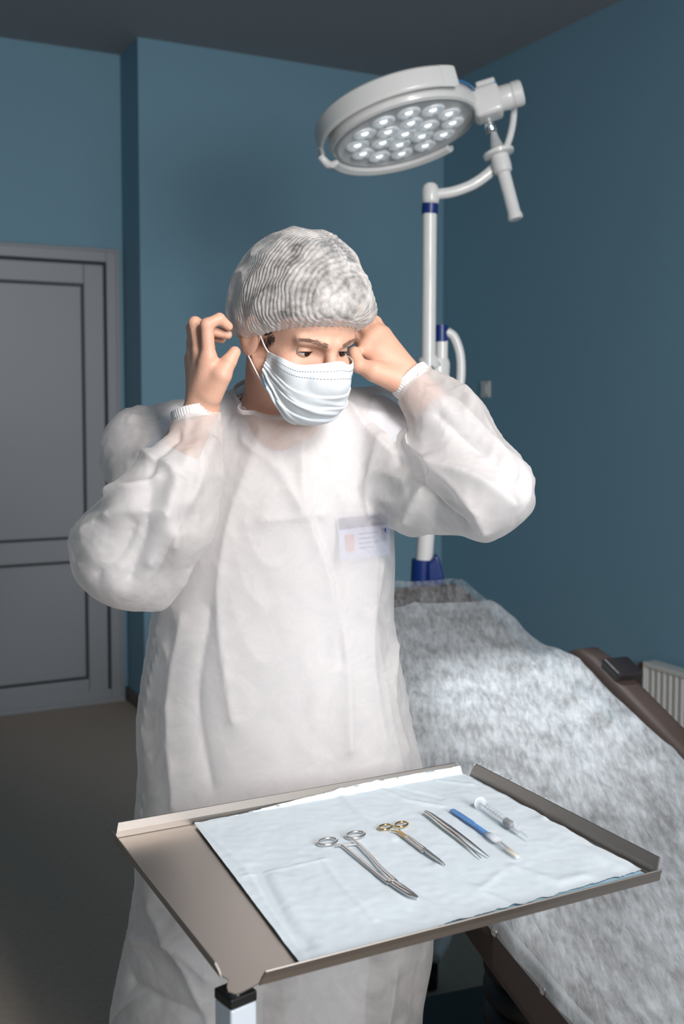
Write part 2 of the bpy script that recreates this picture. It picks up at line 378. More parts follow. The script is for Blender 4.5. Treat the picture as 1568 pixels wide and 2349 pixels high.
# ------------------------------------------------------------------ couch
M['leather'] = mat('brown_vinyl', (74, 60, 54), .6, bump=(500, .12), vary=(8, .4, (64, 52, 46)))
M['dark'] = mat('dark_clamp', (38, 34, 36), .45, bump=(80, .05))
M['navy'] = mat('dark_green_base', (30, 44, 50), .5, bump=(80, .05))
cu = rad(20.4); S1 = Vector((math.sin(cu), -math.cos(cu), 0)); S2 = Vector((math.cos(cu), math.sin(cu), 0))
CO = Vector((.273, 1.867, 0))
def K(s, w, z): return CO + S1 * s + S2 * w + Vector((0, 0, z))
def interp(x, tab): return float(np.interp(x, [t[0] for t in tab], [t[1] for t in tab]))
def sm(x, tab):   # smoothed table
    return sum(interp(x + d, tab) for d in (-.06, -.03, 0, .03, .06)) / 5
CZ = [(-1.5, 1.06), (-1.27, .985), (-1.1, .915), (-.9, .845), (-.6, .775), (-.3, .70), (0, .635), (.3, .598), (.6, .59), (1.4, .59)]
couch = thing('treatment_couch', 'brown padded treatment couch with raised backrest under a fleecy sheet', 'treatment couch', K(-.1, .31, 0))
def pad(s0, s1, w0f, w1f, dz, th, n, nm, m, bev=.02):
    g = G(); P = []
    for i in range(n + 1):
        s_ = s0 + (s1 - s0) * i / n; z = sm(s_, CZ) + dz
        P += [K(s_, w0f(s_), z), K(s_, w1f(s_), z), K(s_, w1f(s_), z - th), K(s_, w0f(s_), z - th)]
    Fc = [(0, 1, 2, 3), tuple(4 * n + k for k in (3, 2, 1, 0))]
    for i in range(n):
        for k in range(4): Fc.append((4 * i + k, 4 * i + (k + 1) % 4, 4 * i + 4 + (k + 1) % 4, 4 * i + 4 + k))
    return g.add(P, Fc).build(nm, m, couch, bevel=bev, seg=4, smooth=True, angle=50)
wr = [(-1.27, .64), (-.9, .62), (1.4, .62)]
bk0 = lambda s: interp(s, [(-1.27, .10), (-1.0, .0), (1.4, .0)]); bk1 = lambda s: interp(s, [(-1.27, .56), (-1.05, .60), (1.4, .62)])
pad(-1.275, -.04, bk0, bk1, -.006, .10, 14, 'backrest', M['leather'])
pad(-.03, .95, lambda s: 0, lambda s: .62, -.012, .135, 10, 'seat', M['leather'])
pad(-.75, .95, lambda s: .03, lambda s: .59, -.12, .075, 10, 'side_panel', M['leather'], .01)
# sloping armrest on the far side
g = G(); P = []
AR = [(-.80, .865), (-.74, .885), (-.66, .872), (-.29, .735), (.2, .60), (.5, .56)]
n = 20
for i in range(n + 1):
    s_ = -.80 + 1.25 * i / n; z = interp(s_, AR) - .005
    P += [K(s_, .628, z), K(s_, .70, z), K(s_, .70, z - .085), K(s_, .628, z - .085)]
Fc = [(0, 1, 2, 3), tuple(4 * n + k for k in (3, 2, 1, 0))] + [(4 * i + k, 4 * i + (k + 1) % 4, 4 * i + 4 + (k + 1) % 4, 4 * i + 4 + k) for i in range(n) for k in range(4)]
g.add(P, Fc).build('armrest', M['leather'], couch, bevel=.018, seg=4, smooth=True, angle=50)
g = G(); R_ = Matrix((S1, S2, Vector((0, 0, 1)))).transposed() @ Matrix.Rotation(rad(20), 3, 'Y')
g.box(K(-.605, .672, .842), (.075, .075, .05), R_); g.build('armrest_clamp', M['dark'], couch, bevel=.006)
# centre column, bellows, base
g = G(); c = K(-.30, .30, 0)
prof = [(.0, .06), (.16, .06)]
for k in range(7): z = .075 + k * .056; prof += [(.135, z), (.148, z + .012), (.148, z + .030), (.135, z + .044), (.120, z + .050)]
prof += [(.15, .47), (0, .47)]
g.lathe(prof, c, (0, 0, 1), 48).build('bellows', M['black'], couch, smooth=True, angle=60)
g = G(); g.box(K(-.22, .32, .035), (.95, .50, .07), Matrix((S1, S2, Vector((0, 0, 1)))).transposed()); g.build('base_plate', M['navy'], couch, bevel=.02, seg=3)
g = G(); g.box(K(-.1, .30, .455), (.8, .4, .03), Matrix((S1, S2, Vector((0, 0, 1)))).transposed()); g.build('lift_frame', M['dark'], couch, bevel=.005)
# metal rail with screws along the near side
g = G()
P = []
for i in range(11):
    s_ = -.02 + .97 * i / 10; z = sm(s_, CZ) - .036
    P += [K(s_, -.014, z + .017), K(s_, -.002, z + .017), K(s_, -.002, z - .017), K(s_, -.014, z - .017)]
Fc = [(0, 1, 2, 3), (43, 42, 41, 40)] + [(4 * i + k, 4 * i + (k + 1) % 4, 4 * i + 4 + (k + 1) % 4, 4 * i + 4 + k) for i in range(10) for k in range(4)]
g.add(P, Fc); M['steel'] = mat('brushed_steel', (190, 188, 184), .32, 1, bump=(400, .05, (1, 12, 12))); g.build('side_rail', M['lampg'], couch, bevel=.003)
for s_ in (.03, .19, .35, .51, .67):
    z = sm(s_, CZ) - .036
    G().lathe([(.0085, 0), (.0085, .003), (.006, .0045), (.004, .003), (0, .003)], K(s_, -.0205, z), -S2, 16).build('rail_screw', M['steel'], couch, smooth=True, angle=30)

# fleecy disposable sheets
def fleece(name, thick_lo, thick_hi, sc, rgb=(226, 232, 236)):
    m = bpy.data.materials.new(name); m.use_nodes = True; nt = m.node_tree; N = nt.nodes; Lk = nt.links
    b = N['Principled BSDF']; out = N['Material Output']; b.inputs['Base Color'].default_value = lin(rgb); b.inputs['Roughness'].default_value = .75
    tc = N.new('ShaderNodeTexCoord'); mp = N.new('ShaderNodeMapping'); mp.inputs['Rotation'].default_value = (0, 0, rad(-25)); mp.inputs['Scale'].default_value = (1, .22, .5)
    Lk.new(tc.outputs['Object'], mp.inputs[0])
    n1 = N.new('ShaderNodeTexNoise'); n1.inputs['Scale'].default_value = sc; n1.inputs['Detail'].default_value = 7; n1.inputs['Roughness'].default_value = .62; n1.inputs['Distortion'].default_value = .35
    n2 = N.new('ShaderNodeTexNoise'); n2.inputs['Scale'].default_value = sc / 7; n2.inputs['Detail'].default_value = 3
    Lk.new(mp.outputs[0], n1.inputs[0]); Lk.new(tc.outputs['Object'], n2.inputs[0])
    ad = N.new('ShaderNodeMath'); ad.operation = 'MULTIPLY_ADD'; ad.inputs[1].default_value = .62; Lk.new(n1.outputs[0], ad.inputs[0])
    m2 = N.new('ShaderNodeMath'); m2.operation = 'MULTIPLY'; m2.inputs[1].default_value = .4; Lk.new(n2.outputs[0], m2.inputs[0]); Lk.new(m2.outputs[0], ad.inputs[2])
    mr = N.new('ShaderNodeMapRange'); mr.inputs[1].default_value = .38; mr.inputs[2].default_value = .66; mr.inputs[3].default_value = thick_lo; mr.inputs[4].default_value = thick_hi
    Lk.new(ad.outputs[0], mr.inputs[0])
    tr = N.new('ShaderNodeBsdfTranslucent'); tr.inputs[0].default_value = lin(rgb)
    mx = N.new('ShaderNodeMixShader'); mx.inputs[0].default_value = .25; Lk.new(b.outputs[0], mx.inputs[1]); Lk.new(tr.outputs[0], mx.inputs[2])
    tp = N.new('ShaderNodeBsdfTransparent'); m3 = N.new('ShaderNodeMixShader'); Lk.new(mr.outputs[0], m3.inputs[0]); Lk.new(tp.outputs[0], m3.inputs[1]); Lk.new(mx.outputs[0], m3.inputs[2]); Lk.new(m3.outputs[0], out.inputs[0])
    bp = N.new('ShaderNodeBump'); bp.inputs['Strength'].default_value = .35; bp.inputs['Distance'].default_value = .006; Lk.new(n1.outputs[0], bp.inputs['Height']); Lk.new(bp.outputs[0], b.inputs['Normal'])
    return m
M['fleece'] = fleece('fleecy_sheet', .34, .84, 85)
M['fleece2'] = fleece('thin_headrest_cover', .06, .55, 80)
def fold(x, y):
    v = 0
    for (k1, k2, ph, am) in ((9, 2.5, .3, .004), (17, -4, 1.7, .0025), (5, 7, 2.2, .004)):
        v += am * (1 - abs(math.sin(k1 * y + k2 * x + ph + 1.2 * noise.noise(Vector((x * 3, y * 3, k1)))))) ** 3 * 2
    return v + .006 * noise.noise(Vector((x * 6, y * 6, 3)))
def sheet(s0, s1, wl, wrr, dz, nm, m, ns=110, nw=60, sag=.0):
    P = []; Fc = []
    for i in range(ns + 1):
        for j in range(nw + 1):
            s_ = s0 + (s1 - s0) * i / ns; t = j / nw; wa, wb = wl(s_), wrr(s_)
            w_ = wa + (wb - wa) * t; z = sm(s_, CZ) + dz
            lo, hi = bk0(s_), bk1(s_)
            hump = 0
            if s_ > -.98 and s_ < .5:     # lies over the armrest on the far side
                az = interp(s_, [(-.98, .0), (-.85, .02), (-.72, .055), (-.55, .035), (-.3, .02), (0, .0), (.5, 0)])
                hump = az * max(0, min(1, (w_ - .42) / .2)) ** 1.5
            over_r = max(0, w_ - hi - .004); over_l = max(0, lo - .004 - w_)
            drop = 1.0 * (over_r + over_l); wx = min(max(w_, lo - .018 - over_l * .12), hi + .012 + over_r * .45)
            fd = fold(s_, w_ * 1.0)
            P.append(K(s_, wx, z + hump - drop * (1 if over_l else .75) + fd * (1 if not (over_l) else .3)) - (S2 * fd * 1.2 if over_l else Vector()))
    for i in range(ns):
        for j in range(nw): k = i * (nw + 1) + j; Fc.append((k, k + 1, k + nw + 2, k + nw + 1))
    return G().add(P, Fc).build(nm, m, None, smooth=True, origin=K((s0 + s1) / 2, .3, .6))
tag(sheet(-1.13, .96, lambda s: -.038 - (.006 * math.sin(9 * s)), lambda s: interp(s, [(-1.13, .605), (-1.0, .63), (-.75, .68), (-.55, .665), (-.4, .66), (-.2, .655), (.96, .66)]) + .006 * math.sin(23 * s), .012, 'couch_sheet', M['fleece']),
    'thin white fleecy disposable sheet draped over the treatment couch', 'disposable sheet')
tag(sheet(-1.262, -1.10, lambda s: .09, lambda s: .60, .006, 'headrest_cover', M['fleece2'], 20, 50), 'thin mottled grey cover over the top end of the couch backrest', 'headrest cover')

# ------------------------------------------------------------------ instrument tray on its stand
TZ = .895; TL, TW = .585, .447
TO = Vector((-.113, 1.10, TZ)); U1 = E1.copy(); V1 = Vector((-math.sin(AL), math.cos(AL), 0))
def T(u, v, z=0): return TO + U1 * u + V1 * v + Vector((0, 0, z))
M['tray'] = mat('stainless_steel', (186, 178, 171), .33, 1, bump=(240, .04, (1, 10, 1)))
M['rim'] = mat('brushed_rim', (150, 144, 138), .48, 1, bump=(240, .04, (1, 10, 1)))
stand = thing('instrument_stand', 'stainless steel instrument tray on a white square post, in the foreground', 'instrument stand', Vector((TO.x, TO.y, 0)))
def rounded(u0, v0, u1, v1):
    pts = [(u0 + .03, v0), (u1 - .004, v0), (u1, v0 + .004), (u1, v1 - .004), (u1 - .004, v1), (u0 + .004, v1), (u0, v1 - .004), (u0, v0 + .03)]
    pts += [(u0 + .003, v0 + .022), (u0 - .004, v0 + .008), (u0 - .006, v0 - .001), (u0 - .002, v0 - .007), (u0 + .006, v0 - .008), (u0 + .018, v0 - .004), (u0 + .026, v0 - .001)]
    return pts
G().prism([T(u, v, -.0012) for u, v in rounded(0, 0, TL, TW)], (0, 0, .0012)).build('tray_pan', M['tray'], stand)
def rim(p0, p1, out, h=.017, tilt=.009):
    d = (p1 - p0).normalized(); up = Vector((0, 0, 1)); P = []
    prof = [(0, 0), (.0015, .0008), (tilt * .4, h * .45), (tilt, h), (tilt + .0015, h + .0003), (tilt + .002, h - .0008), (tilt * .4 + .002, h * .4), (.003, -.0012), (0, -.0012)]
    for q, e in ((p0, 0), (p1, 1)):
        for o_, z in prof: P.append(q + out * o_ + up * z + d * ((z if z > 0 else 0) * (.25 if not e else -.25)))
    n = len(prof)
    return G().add(P, [(i, (i + 1) % n, n + (i + 1) % n, n + i) for i in range(n)] + [list(range(n)), [n + i for i in range(n)][::-1]]).build('tray_rim', M['rim'], stand)
rim(T(.028, 0), T(TL, 0), -V1); rim(T(0, TW), T(TL - .012, TW), V1, .021, .0035)
rim(T(0, .030), T(0, TW - .003), -U1, .015, .006); rim(T(TL, .004), T(TL, TW - .012), U1, .022, .010)
pc = PZ(543, 2285, .868); pc = Vector((pc.x, pc.y, 0)) + Vector((-.002, .006, 0))
Rt = Matrix((U1, V1, Vector((0, 0, 1)))).transposed() @ Matrix.Rotation(rad(12), 3, 'Z')
M['postw'] = mat('white_post', (192, 200, 208), .3, bump=(50, .02))
G().tube([pc + Vector((0, 0, .86)), pc + Vector((0, 0, TZ - .002))], .0085, 20).build('chrome_rod', M['chrome'], stand, smooth=True, angle=40)
G().box(pc + Vector((0, 0, .867)), (.034, .034, .012), Rt).build('end_cap', M['black'], stand, bevel=.002)
G().box(pc + Vector((0, 0, .46)), (.033, .033, .802), Rt).build('post', M['postw'], stand, bevel=.0025)
G().lathe([(0, 0), (.006, 0), (.006, .01), (.014, .012), (.014, .026), (.010, .03), (0, .03)], pc + Rt @ Vector((.005, -.0165, 0)) + Vector((0, 0, .822)), Rt @ Vector((0, -1, 0)), 20).build('locking_knob', M['postw'], stand, smooth=True, angle=40)
g = G(); g.box(pc + Vector((0, 0, .045)) + U1 * .25, (.56, .035, .03), Rt @ Matrix.Rotation(rad(-12), 3, 'Z')); g.box(pc + Vector((0, 0, .045)) , (.035, .42, .03), Rt @ Matrix.Rotation(rad(-12), 3, 'Z'))
g.build('foot_bar', M['postw'], stand, bevel=.003)
for q in (pc + V1 * .19, pc - V1 * .19, pc + U1 * .51):
    G().lathe([(0, -.012), (.024, -.012), (.027, -.008), (.027, .008), (.024, .012), (0, .012)], Vector((q.x, q.y, .0275)), U1, 20).build('castor', M['black'], stand, smooth=True, angle=40)

# drape: pale blue pad with its blue backing
M['drape'] = mat('paper_drape', (216, 226, 232), .8, bump=(900, .12), vary=(14, .35, (208, 222, 230)))
M['backing'] = mat('blue_backing', (168, 200, 216), .55, bump=(200, .05))
DZ = TZ + .004
def PT(px, py, dz=0): return PZ(px, py, DZ + dz)
def seg_d(p, a, b):
    ab = b - a; t = max(0, min(1, (p - a).dot(ab) / ab.length_squared)); return (p - a - ab * t).length, t
cre = [([(775, 1822), (850, 1888), (905, 1925)], .0035, .007), ([(590, 1990), (640, 2090), (700, 2170)], -.004, .010), ([(620, 2010), (690, 2140), (760, 2185)], .0035, .012),
       ([(560, 2010), (660, 1990), (745, 1972)], .0015, .004), ([(740, 1975), (790, 2040), (860, 2110)], .002, .005), ([(850, 1800), (930, 1835), (1010, 1850)], .003, .006),
       ([(920, 1810), (1010, 1832)], -.002, .006), ([(1000, 1985), (1110, 2050), (1200, 2085)], .003, .007), ([(1180, 1990), (1280, 2025), (1340, 2010)], .003, .010),
       ([(960, 2060), (1050, 2110), (1120, 2130)], .0025, .006), ([(1240, 1880), (1320, 1940), (1420, 1990)], .004, .012), ([(440, 1880), (560, 1990), (650, 2130), (700, 2200)], .0015, .004),
       ([(1000, 1790), (1080, 1800)], .002, .005), ([(820, 1930), (870, 2010), (930, 2080)], .0015, .006), ([(1110, 1770), (1180, 1830), (1250, 1880)], .003, .006), ([(1100, 2040), (1150, 2000)], .0015, .006)]
cre = [([PT(*q) for q in pts], h_, w_) for pts, h_, w_ in cre]
def drape(corn, dz, nm, m, nu, nv, jag, crease, parent=None, hang=True):
    A, B, C_, D_ = [PT(*c) for c in corn]   # far left, far right, near right, near left
    P = []
    for j in range(nv + 1):
        for i in range(nu + 1):
            s_, t = i / nu, j / nv
            p = (A * (1 - s_) + B * s_) * (1 - t) + (D_ * (1 - s_) + C_ * s_) * t
            ed = min(s_, 1 - s_, t, 1 - t)
            if ed < 1e-6 and jag:
                k = noise.noise(Vector((p.x * 60, p.y * 60, 1))) * jag + noise.noise(Vector((p.x * 400, p.y * 400, 1))) * jag * .5
                if i == nu: p += U1 * k * 2.2
                if t in (0, 1): p += V1 * k
            h_ = 0
            if crease:
                for pts, hh, ww in cre:
                    d = min(seg_d(p, pts[a], pts[a + 1])[0] for a in range(len(pts) - 1)); 
                    if d < ww * 3: h_ += .65 * hh * math.exp(-(d / ww) ** 2) if abs(hh) < .1 else 0
                h_ += .0012 * noise.noise(Vector((p.x * 18, p.y * 18, 5))) + .0005 * noise.noise(Vector((p.x * 70, p.y * 70, 5)))
            u, v = (p - TO).dot(U1), (p - TO).dot(V1); z = 0
            vm = TW - .006 + .008 * min(1, max(0, (u - .1) / .3))
            if v > vm: p -= V1 * (v - vm); v = vm
            if v < -.003: p -= V1 * (v + .003); v = -.003
            um = TL - .006 + .004 * noise.noise(Vector((v * 30, 2, 7)))
            if u > um: p -= U1 * (u - um); u = um
            z = min(.013, max(0, v - TW + .004) * 1.9 + max(0, u - TL + .002) * 2.1 + max(0, .002 - v) * 2.2)
            if z > .003: h_ = max(h_, -.0005)
            P.append(p + Vector((0, 0, dz + max(h_ , -.0012) + z)))
    Fc = [(j * (nu + 1) + i, j * (nu + 1) + i + 1, (j + 1) * (nu + 1) + i + 1, (j + 1) * (nu + 1) + i) for j in range(nv) for i in range(nu)]
    return G().add(P, Fc).build(nm, m, parent, smooth=True, origin=T(.3, .2) if parent is None else parent.location)
dr = drape([(428, 1866), (1088, 1758), (1490, 1990), (690, 2212)], .0, 'surgical_drape', M['drape'], 230, 170, .0035, True)
tag(dr, 'pale blue creased paper drape lying across the steel tray', 'surgical drape')
drape([(462, 1892), (1080, 1790), (1497, 1998), (716, 2222)], -.0028, 'drape_backing', M['backing'], 60, 40, .001, False, dr)
# frayed threads at the right edge
g = G(); 
for k in range(90):
    t = random.random(); p = PT(1088, 1758) * (1 - t * .5) + PT(1490, 1990) * t * .5
    q = p + U1 * random.uniform(.003, .009) + V1 * random.uniform(-.004, .004); g.tube([p - U1 * .004 + Vector((0, 0, .004)), p + Vector((0, 0, .006)), q + Vector((0, 0, random.uniform(.004, .011)))], .00025, 4)
fr = g.build('frayed_edge', M['drape'], dr); fr['kind'] = 'stuff'

# ------------------------------------------------------------------ instruments
IZ = .0045
M['inst'] = mat('polished_steel', (222, 217, 212), .27, 1, bump=(200, .03))
M['gold'] = mat('gold_plating', (214, 178, 122), .16, 1, bump=(200, .03))
def Q(px, py, z=0): return PT(px, py, IZ + z)
def ringpts(c, rx, ry, ang, n=36):
    a = rad(ang); X = U1 * math.cos(a) + V1 * math.sin(a); Y = V1 * math.cos(a) - U1 * math.sin(a)
    return [c + X * rx * math.cos(2 * math.pi * k / n) + Y * ry * math.sin(2 * math.pi * k / n) for k in range(n)]
def rod(pts, r, nm, m, par, n=10, flat=.6, seg=12):
    FLAT[0] = flat
    c = curve(pts, n) if len(pts) > 2 else [Vector(p) for p in pts]
    rr = list(np.interp(np.linspace(0, 1, len(c)), np.linspace(0, 1, len(r)), r)) if hasattr(r, '__len__') else r
    return G().tube(c, rr, seg, flat=(0, 0, 1)).build(nm, m, par, smooth=True)
# long needle holder
o = thing('needle_holder', 'long steel needle holder with two ring handles, leftmost on the blue drape', 'surgical instrument', Q(850, 1990))
FLAT[0] = 1
for c, an in ((Q(751, 1930), 10), (Q(815, 1915), 10)):
    G().tube(ringpts(c, .0142, .0104, an), .0018, 10, closed=True).build('finger_ring', M['inst'], o, smooth=True)
s1 = rod([Q(770, 1940), Q(785, 1939), Q(808, 1957), Q(850, 1992), Q(893, 2026)], [.0018, .0024, .0024, .0028, .0034], 'shank', M['inst'], o)
s2 = rod([Q(812, 1927, .001), Q(825, 1938, .001), Q(845, 1958, .002), Q(873, 1990, .002), Q(908, 2022, .003)], [.0018, .0023, .0023, .0026, .0032], 'shank', M['inst'], o)
rod([Q(778, 1938), Q(800, 1937), Q(822, 1936)], .0015, 'ratchet', M['inst'], o)
rod([Q(890, 2020, .001), Q(915, 2036, .001), Q(940, 2052, .001), Q(960, 2060)], [.0036, .0044, .0034, .0008], 'jaw', M['inst'], o)
rod([Q(900, 2019, .003), Q(922, 2034, .003), Q(944, 2048, .002), Q(960, 2058)], [.0034, .0038, .0028, .0006], 'jaw', M['inst'], o)
G().lathe([(.0026, 0), (.0026, .0012), (0, .0016)], Q(896, 2018, .0045), (0, 0, 1), 14).build('pivot_screw', M['inst'], o, smooth=True, angle=40)
# gold ring scissors
o = thing('surgical_scissors', 'short straight scissors with gold ring handles on the blue drape', 'scissors', Q(940, 1930))
for c in (Q(883, 1897), Q(920, 1891)):
    G().tube(ringpts(c, .0108, .0078, 20), .0015, 10, closed=True).build('finger_ring', M['gold'], o, smooth=True)
rod([Q(897, 1905), Q(912, 1908), Q(930, 1921)], [.0014, .0018, .0022], 'gold_shank', M['gold'], o)
rod([Q(914, 1902, .001), Q(918, 1908, .001), Q(934, 1919, .001)], [.0014, .0018, .0022], 'gold_shank', M['gold'], o)
rod([Q(928, 1919), Q(950, 1936), Q(972, 1953)], [.0024, .0024, .003], 'shank', M['inst'], o, flat=.7)
rod([Q(934, 1917, .001), Q(954, 1932, .001), Q(974, 1948, .001)], [.002, .0022, .003], 'shank', M['inst'], o, flat=.7)
def blade(a, b, w0, nm, par, m, z=0):
    d = (b - a).normalized(); n = Vector((-d.y, d.x, 0)); Ln = (b - a).length
    pts = [a + n * w0 * .8, a + d * Ln * .15 + n * w0, a + d * Ln * .7 + n * w0 * .8, a + d * Ln * .95 + n * w0 * .35, b, a + d * Ln * .9 - n * w0 * .4, a + d * Ln * .4 - n * w0 * .7, a - n * w0 * .8]
    return G().prism(pts, (0, 0, .0016)).build(nm, m, par, bevel=.0004)
blade(Q(968, 1946, -.001), Q(1021, 1987, -.001), .0038, 'blade', o, M['inst']); blade(Q(970, 1948, .001), Q(1018, 1983, .001), .0034, 'blade', o, M['inst'])
# tweezers
o = thing('tweezers', 'fine pointed steel tweezers between the scissors and the blue scalpel', 'tweezers', Q(1040, 1915))
rod([Q(973, 1863, .001), Q(985, 1870, .001), Q(1020, 1898, .001), Q(1060, 1930), Q(1103, 1969)], [.0022, .0030, .0042, .0030, .0006], 'arm', M['inst'], o, flat=.35)
rod([Q(975, 1860, .002), Q(990, 1868, .002), Q(1030, 1897, .003), Q(1075, 1930, .003), Q(1122, 1966)], [.0022, .0030, .0042, .0030, .0006], 'arm', M['inst'], o, flat=.35)
# scalpel
M['sblue'] = mat('blue_plastic_handle', (92, 142, 200), .4, bump=(150, .06))
M['clear'] = clearmat('clear_plastic', .72, rough=.15); M['cap'] = clearmat('frosted_cap', .35, rough=.4, base=(225, 228, 232)); M['amber'] = clearmat('pale_yellow_tip', .3, base=(238, 226, 196))
o = thing('scalpel', 'blue handled disposable scalpel with a clear blade cover on the drape', 'scalpel', Q(1100, 1905))
FLAT[0] = .35
G().tube(curve([Q(1036, 1857), Q(1042, 1861), Q(1075, 1883), Q(1128, 1920)], 10), [.0030] * 4 + [.0046] * 8 + [.0052] * 10 + [.0042] * 9, 16, flat=(0, 0, 1)).build('handle', M['sblue'], o, smooth=True)
for k in range(7):
    t = .55 + .055 * k; p = Q(1042, 1861) * (1 - t) + Q(1128, 1920) * t; G().box(p + Vector((0, 0, .0017)), (.0008, .006, .0006), Matrix.Rotation(math.atan2(*(Q(1128, 1920) - Q(1042, 1861)).yx), 3, 'Z')).build('grip_ridge', M['sblue'], o)
FLAT[0] = .5
G().tube([Q(1118, 1912, .001), Q(1126, 1918, .001), Q(1140, 1929, .001)], [.0050, .0066, .0060], 16, flat=(0, 0, 1)).build('cover_collar', M['cap'], o, smooth=True)
G().tube(curve([Q(1138, 1927, .001), Q(1160, 1945, .001), Q(1183, 1963, .001), Q(1191, 1968)], 8), [.0056] * 16 + [.0052] * 4 + [.004, .003, .002, .001, .0005], 16, flat=(0, 0, 1)).build('blade_cover', M['clear'], o, smooth=True)
blade(Q(1128, 1920, -.001), Q(1178, 1958, -.001), .0026, 'blade', o, M['inst'])
FLAT[0] = .4
G().tube([Q(1158, 1944), Q(1172, 1954), Q(1186, 1965)], [.0032, .0042, .002], 12, flat=(0, 0, 1)).build('cover_tip', M['amber'], o, smooth=True)
# syringe
o = thing('syringe', 'small clear syringe with a grey stopper and capped needle, rightmost on the drape', 'syringe', Q(1150, 1875))
FLAT[0] = 1
a, b = Q(1100, 1842, .0045), Q(1178, 1897, .0045); d = (b - a).normalized(); Ls = (b - a).length
G().lathe([(.0062, 0), (.0062, Ls * .98), (.004, Ls), (.002, Ls + .002), (.002, Ls + .006)], a, d, 24).build('barrel', M['clear'], o, smooth=True, angle=40)
G().lathe([(.0098, 0), (.0098, .0012), (.0062, .0014)], a, d, 24).build('flange', M['clear'], o, smooth=True, angle=40)
G().lathe([(.0075, -.006), (.0075, -.0045), (.0018, -.004), (.0018, Ls * .8)], a, d, 16).build('plunger', M['cap'], o, smooth=True, angle=40)
M['stop'] = mat('dark_grey_rubber', (92, 88, 84), .5, bump=(90, .03))
G().lathe([(0, Ls * .78), (.0058, Ls * .78), (.0050, Ls * .83), (.0058, Ls * .87), (.0058, Ls * .91), (0, Ls * .97)], a, d, 20).build('stopper', M['stop'], o, smooth=True, angle=40)
for k in range(6): G().lathe([(.0063, 0), (.0064, .0003), (.0063, .0006)], a + d * Ls * (.25 + .08 * k), d, 20, 200, 300).build('graduation', M['stop'], o)
c = a + d * (Ls + .002)
G().lathe([(.0028, 0), (.0038, .001), (.0036, .012), (.002, .014)], c, d, 16).build('needle_hub', M['cap'], o, smooth=True, angle=40)
G().lathe([(.0026, .010), (.0022, .030), (.0012, .040), (0, .041)], c, d, 16).build('needle_cap', M['clear'], o, smooth=True)
G().lathe([(.0005, .01), (.0004, .036)], c, d, 8).build('needle', M['inst'], o)
# ------------------------------------------------------------------ distance-field modelling of the figure
def A3(v): return np.array([v[0], v[1], v[2]], float)
def smin(a, b, k):
    if k <= 0: return np.minimum(a, b)
    h = np.clip(.5 + .5 * (b - a) / k, 0, 1); return b * (1 - h) + a * h - k * h * (1 - h)
def smax(a, b, k): return -smin(-a, -b, k)
def s_cap(a, b, ra, rb):
    a, b = A3(a), A3(b); ab = b - a; L2 = ab @ ab
    def f(p):
        q = p - a; t = np.clip(q @ ab / L2, 0, 1)
        return np.sqrt(((q - t[:, None] * ab) ** 2).sum(1)) - (ra + (rb - ra) * t)
    f.c = (a + b) / 2; f.r = math.sqrt(L2) / 2 + max(ra, rb); return f
def s_ell(c, r, R=None):
    c, r = A3(c), A3(r); R = np.array(R, float) if R is not None else np.eye(3)   # rows: local axes
    def f(p):
        q = (p - c) @ R.T; k0 = np.sqrt(((q / r) ** 2).sum(1)); k1 = np.sqrt(((q / r ** 2) ** 2).sum(1)) + 1e-9
        return k0 * (k0 - 1) / k1
    f.c = c; f.r = max(r); return f
def s_loft(rows):   # rows: z, cx, cy, a, b
    rows = sorted(rows); Z, CX, CY, AA, BB_ = [np.array(c, float) for c in zip(*rows)]
    def f(p):
        z = np.clip(p[:, 2], Z[0], Z[-1]); a = np.interp(z, Z, AA); b = np.interp(z, Z, BB_)
        x, y = p[:, 0] - np.interp(z, Z, CX), p[:, 1] - np.interp(z, Z, CY)
        k0 = np.sqrt((x / a) ** 2 + (y / b) ** 2) + 1e-9; k1 = np.sqrt((x / a ** 2) ** 2 + (y / b ** 2) ** 2) + 1e-9
        d = np.where(k0 > .3, k0 * (k0 - 1) / k1, -.7 * np.minimum(a, b)); dz = np.maximum(Z[0] - p[:, 2], p[:, 2] - Z[-1])
        return np.where(dz > 0, np.sqrt(np.maximum(d, 0) ** 2 + dz ** 2), np.maximum(d, dz))
    f.c = np.array([CX.mean(), CY.mean(), (Z[0] + Z[-1]) / 2]); f.r = (Z[-1] - Z[0]) / 2 + AA.max() + .1; return f
def s_group(items, k=.008):
    """items: (f, k) or (f, k, 'sub')"""
    items = [(i if isinstance(i, tuple) else (i, k)) for i in items]
    def f(p):
        d = None
        for it in items:
            v = it[0](p)
            if d is None: d = v
            elif len(it) > 2: d = smax(d, -v, it[1])
            else: d = smin(d, v, it[1])
        return d
    cs = np.array([i[0].c for i in items]); lo = (cs - np.array([[i[0].r] for i in items])).min(0); hi = (cs + np.array([[i[0].r] for i in items])).max(0)
    f.c = (lo + hi) / 2; f.r = float(np.linalg.norm(hi - lo) / 2); return f
def s_chain(pts, rs, k=.003):
    return s_group([s_cap(pts[i], pts[i + 1], rs[i], rs[i + 1]) for i in range(len(pts) - 1)], k)
def field(groups, k):
    def f(p, c=None, r=None):
        d = None
        for g in groups:
            gk = k if not hasattr(g, 'k') else g.k
            if c is not None and np.linalg.norm(g.c - c) - g.r > r + .045: continue
            v = g(p); d = v if d is None else smin(d, v, gk)
        if d is None: return np.full(len(p), .03 + (r or 0))
        return d
    return f
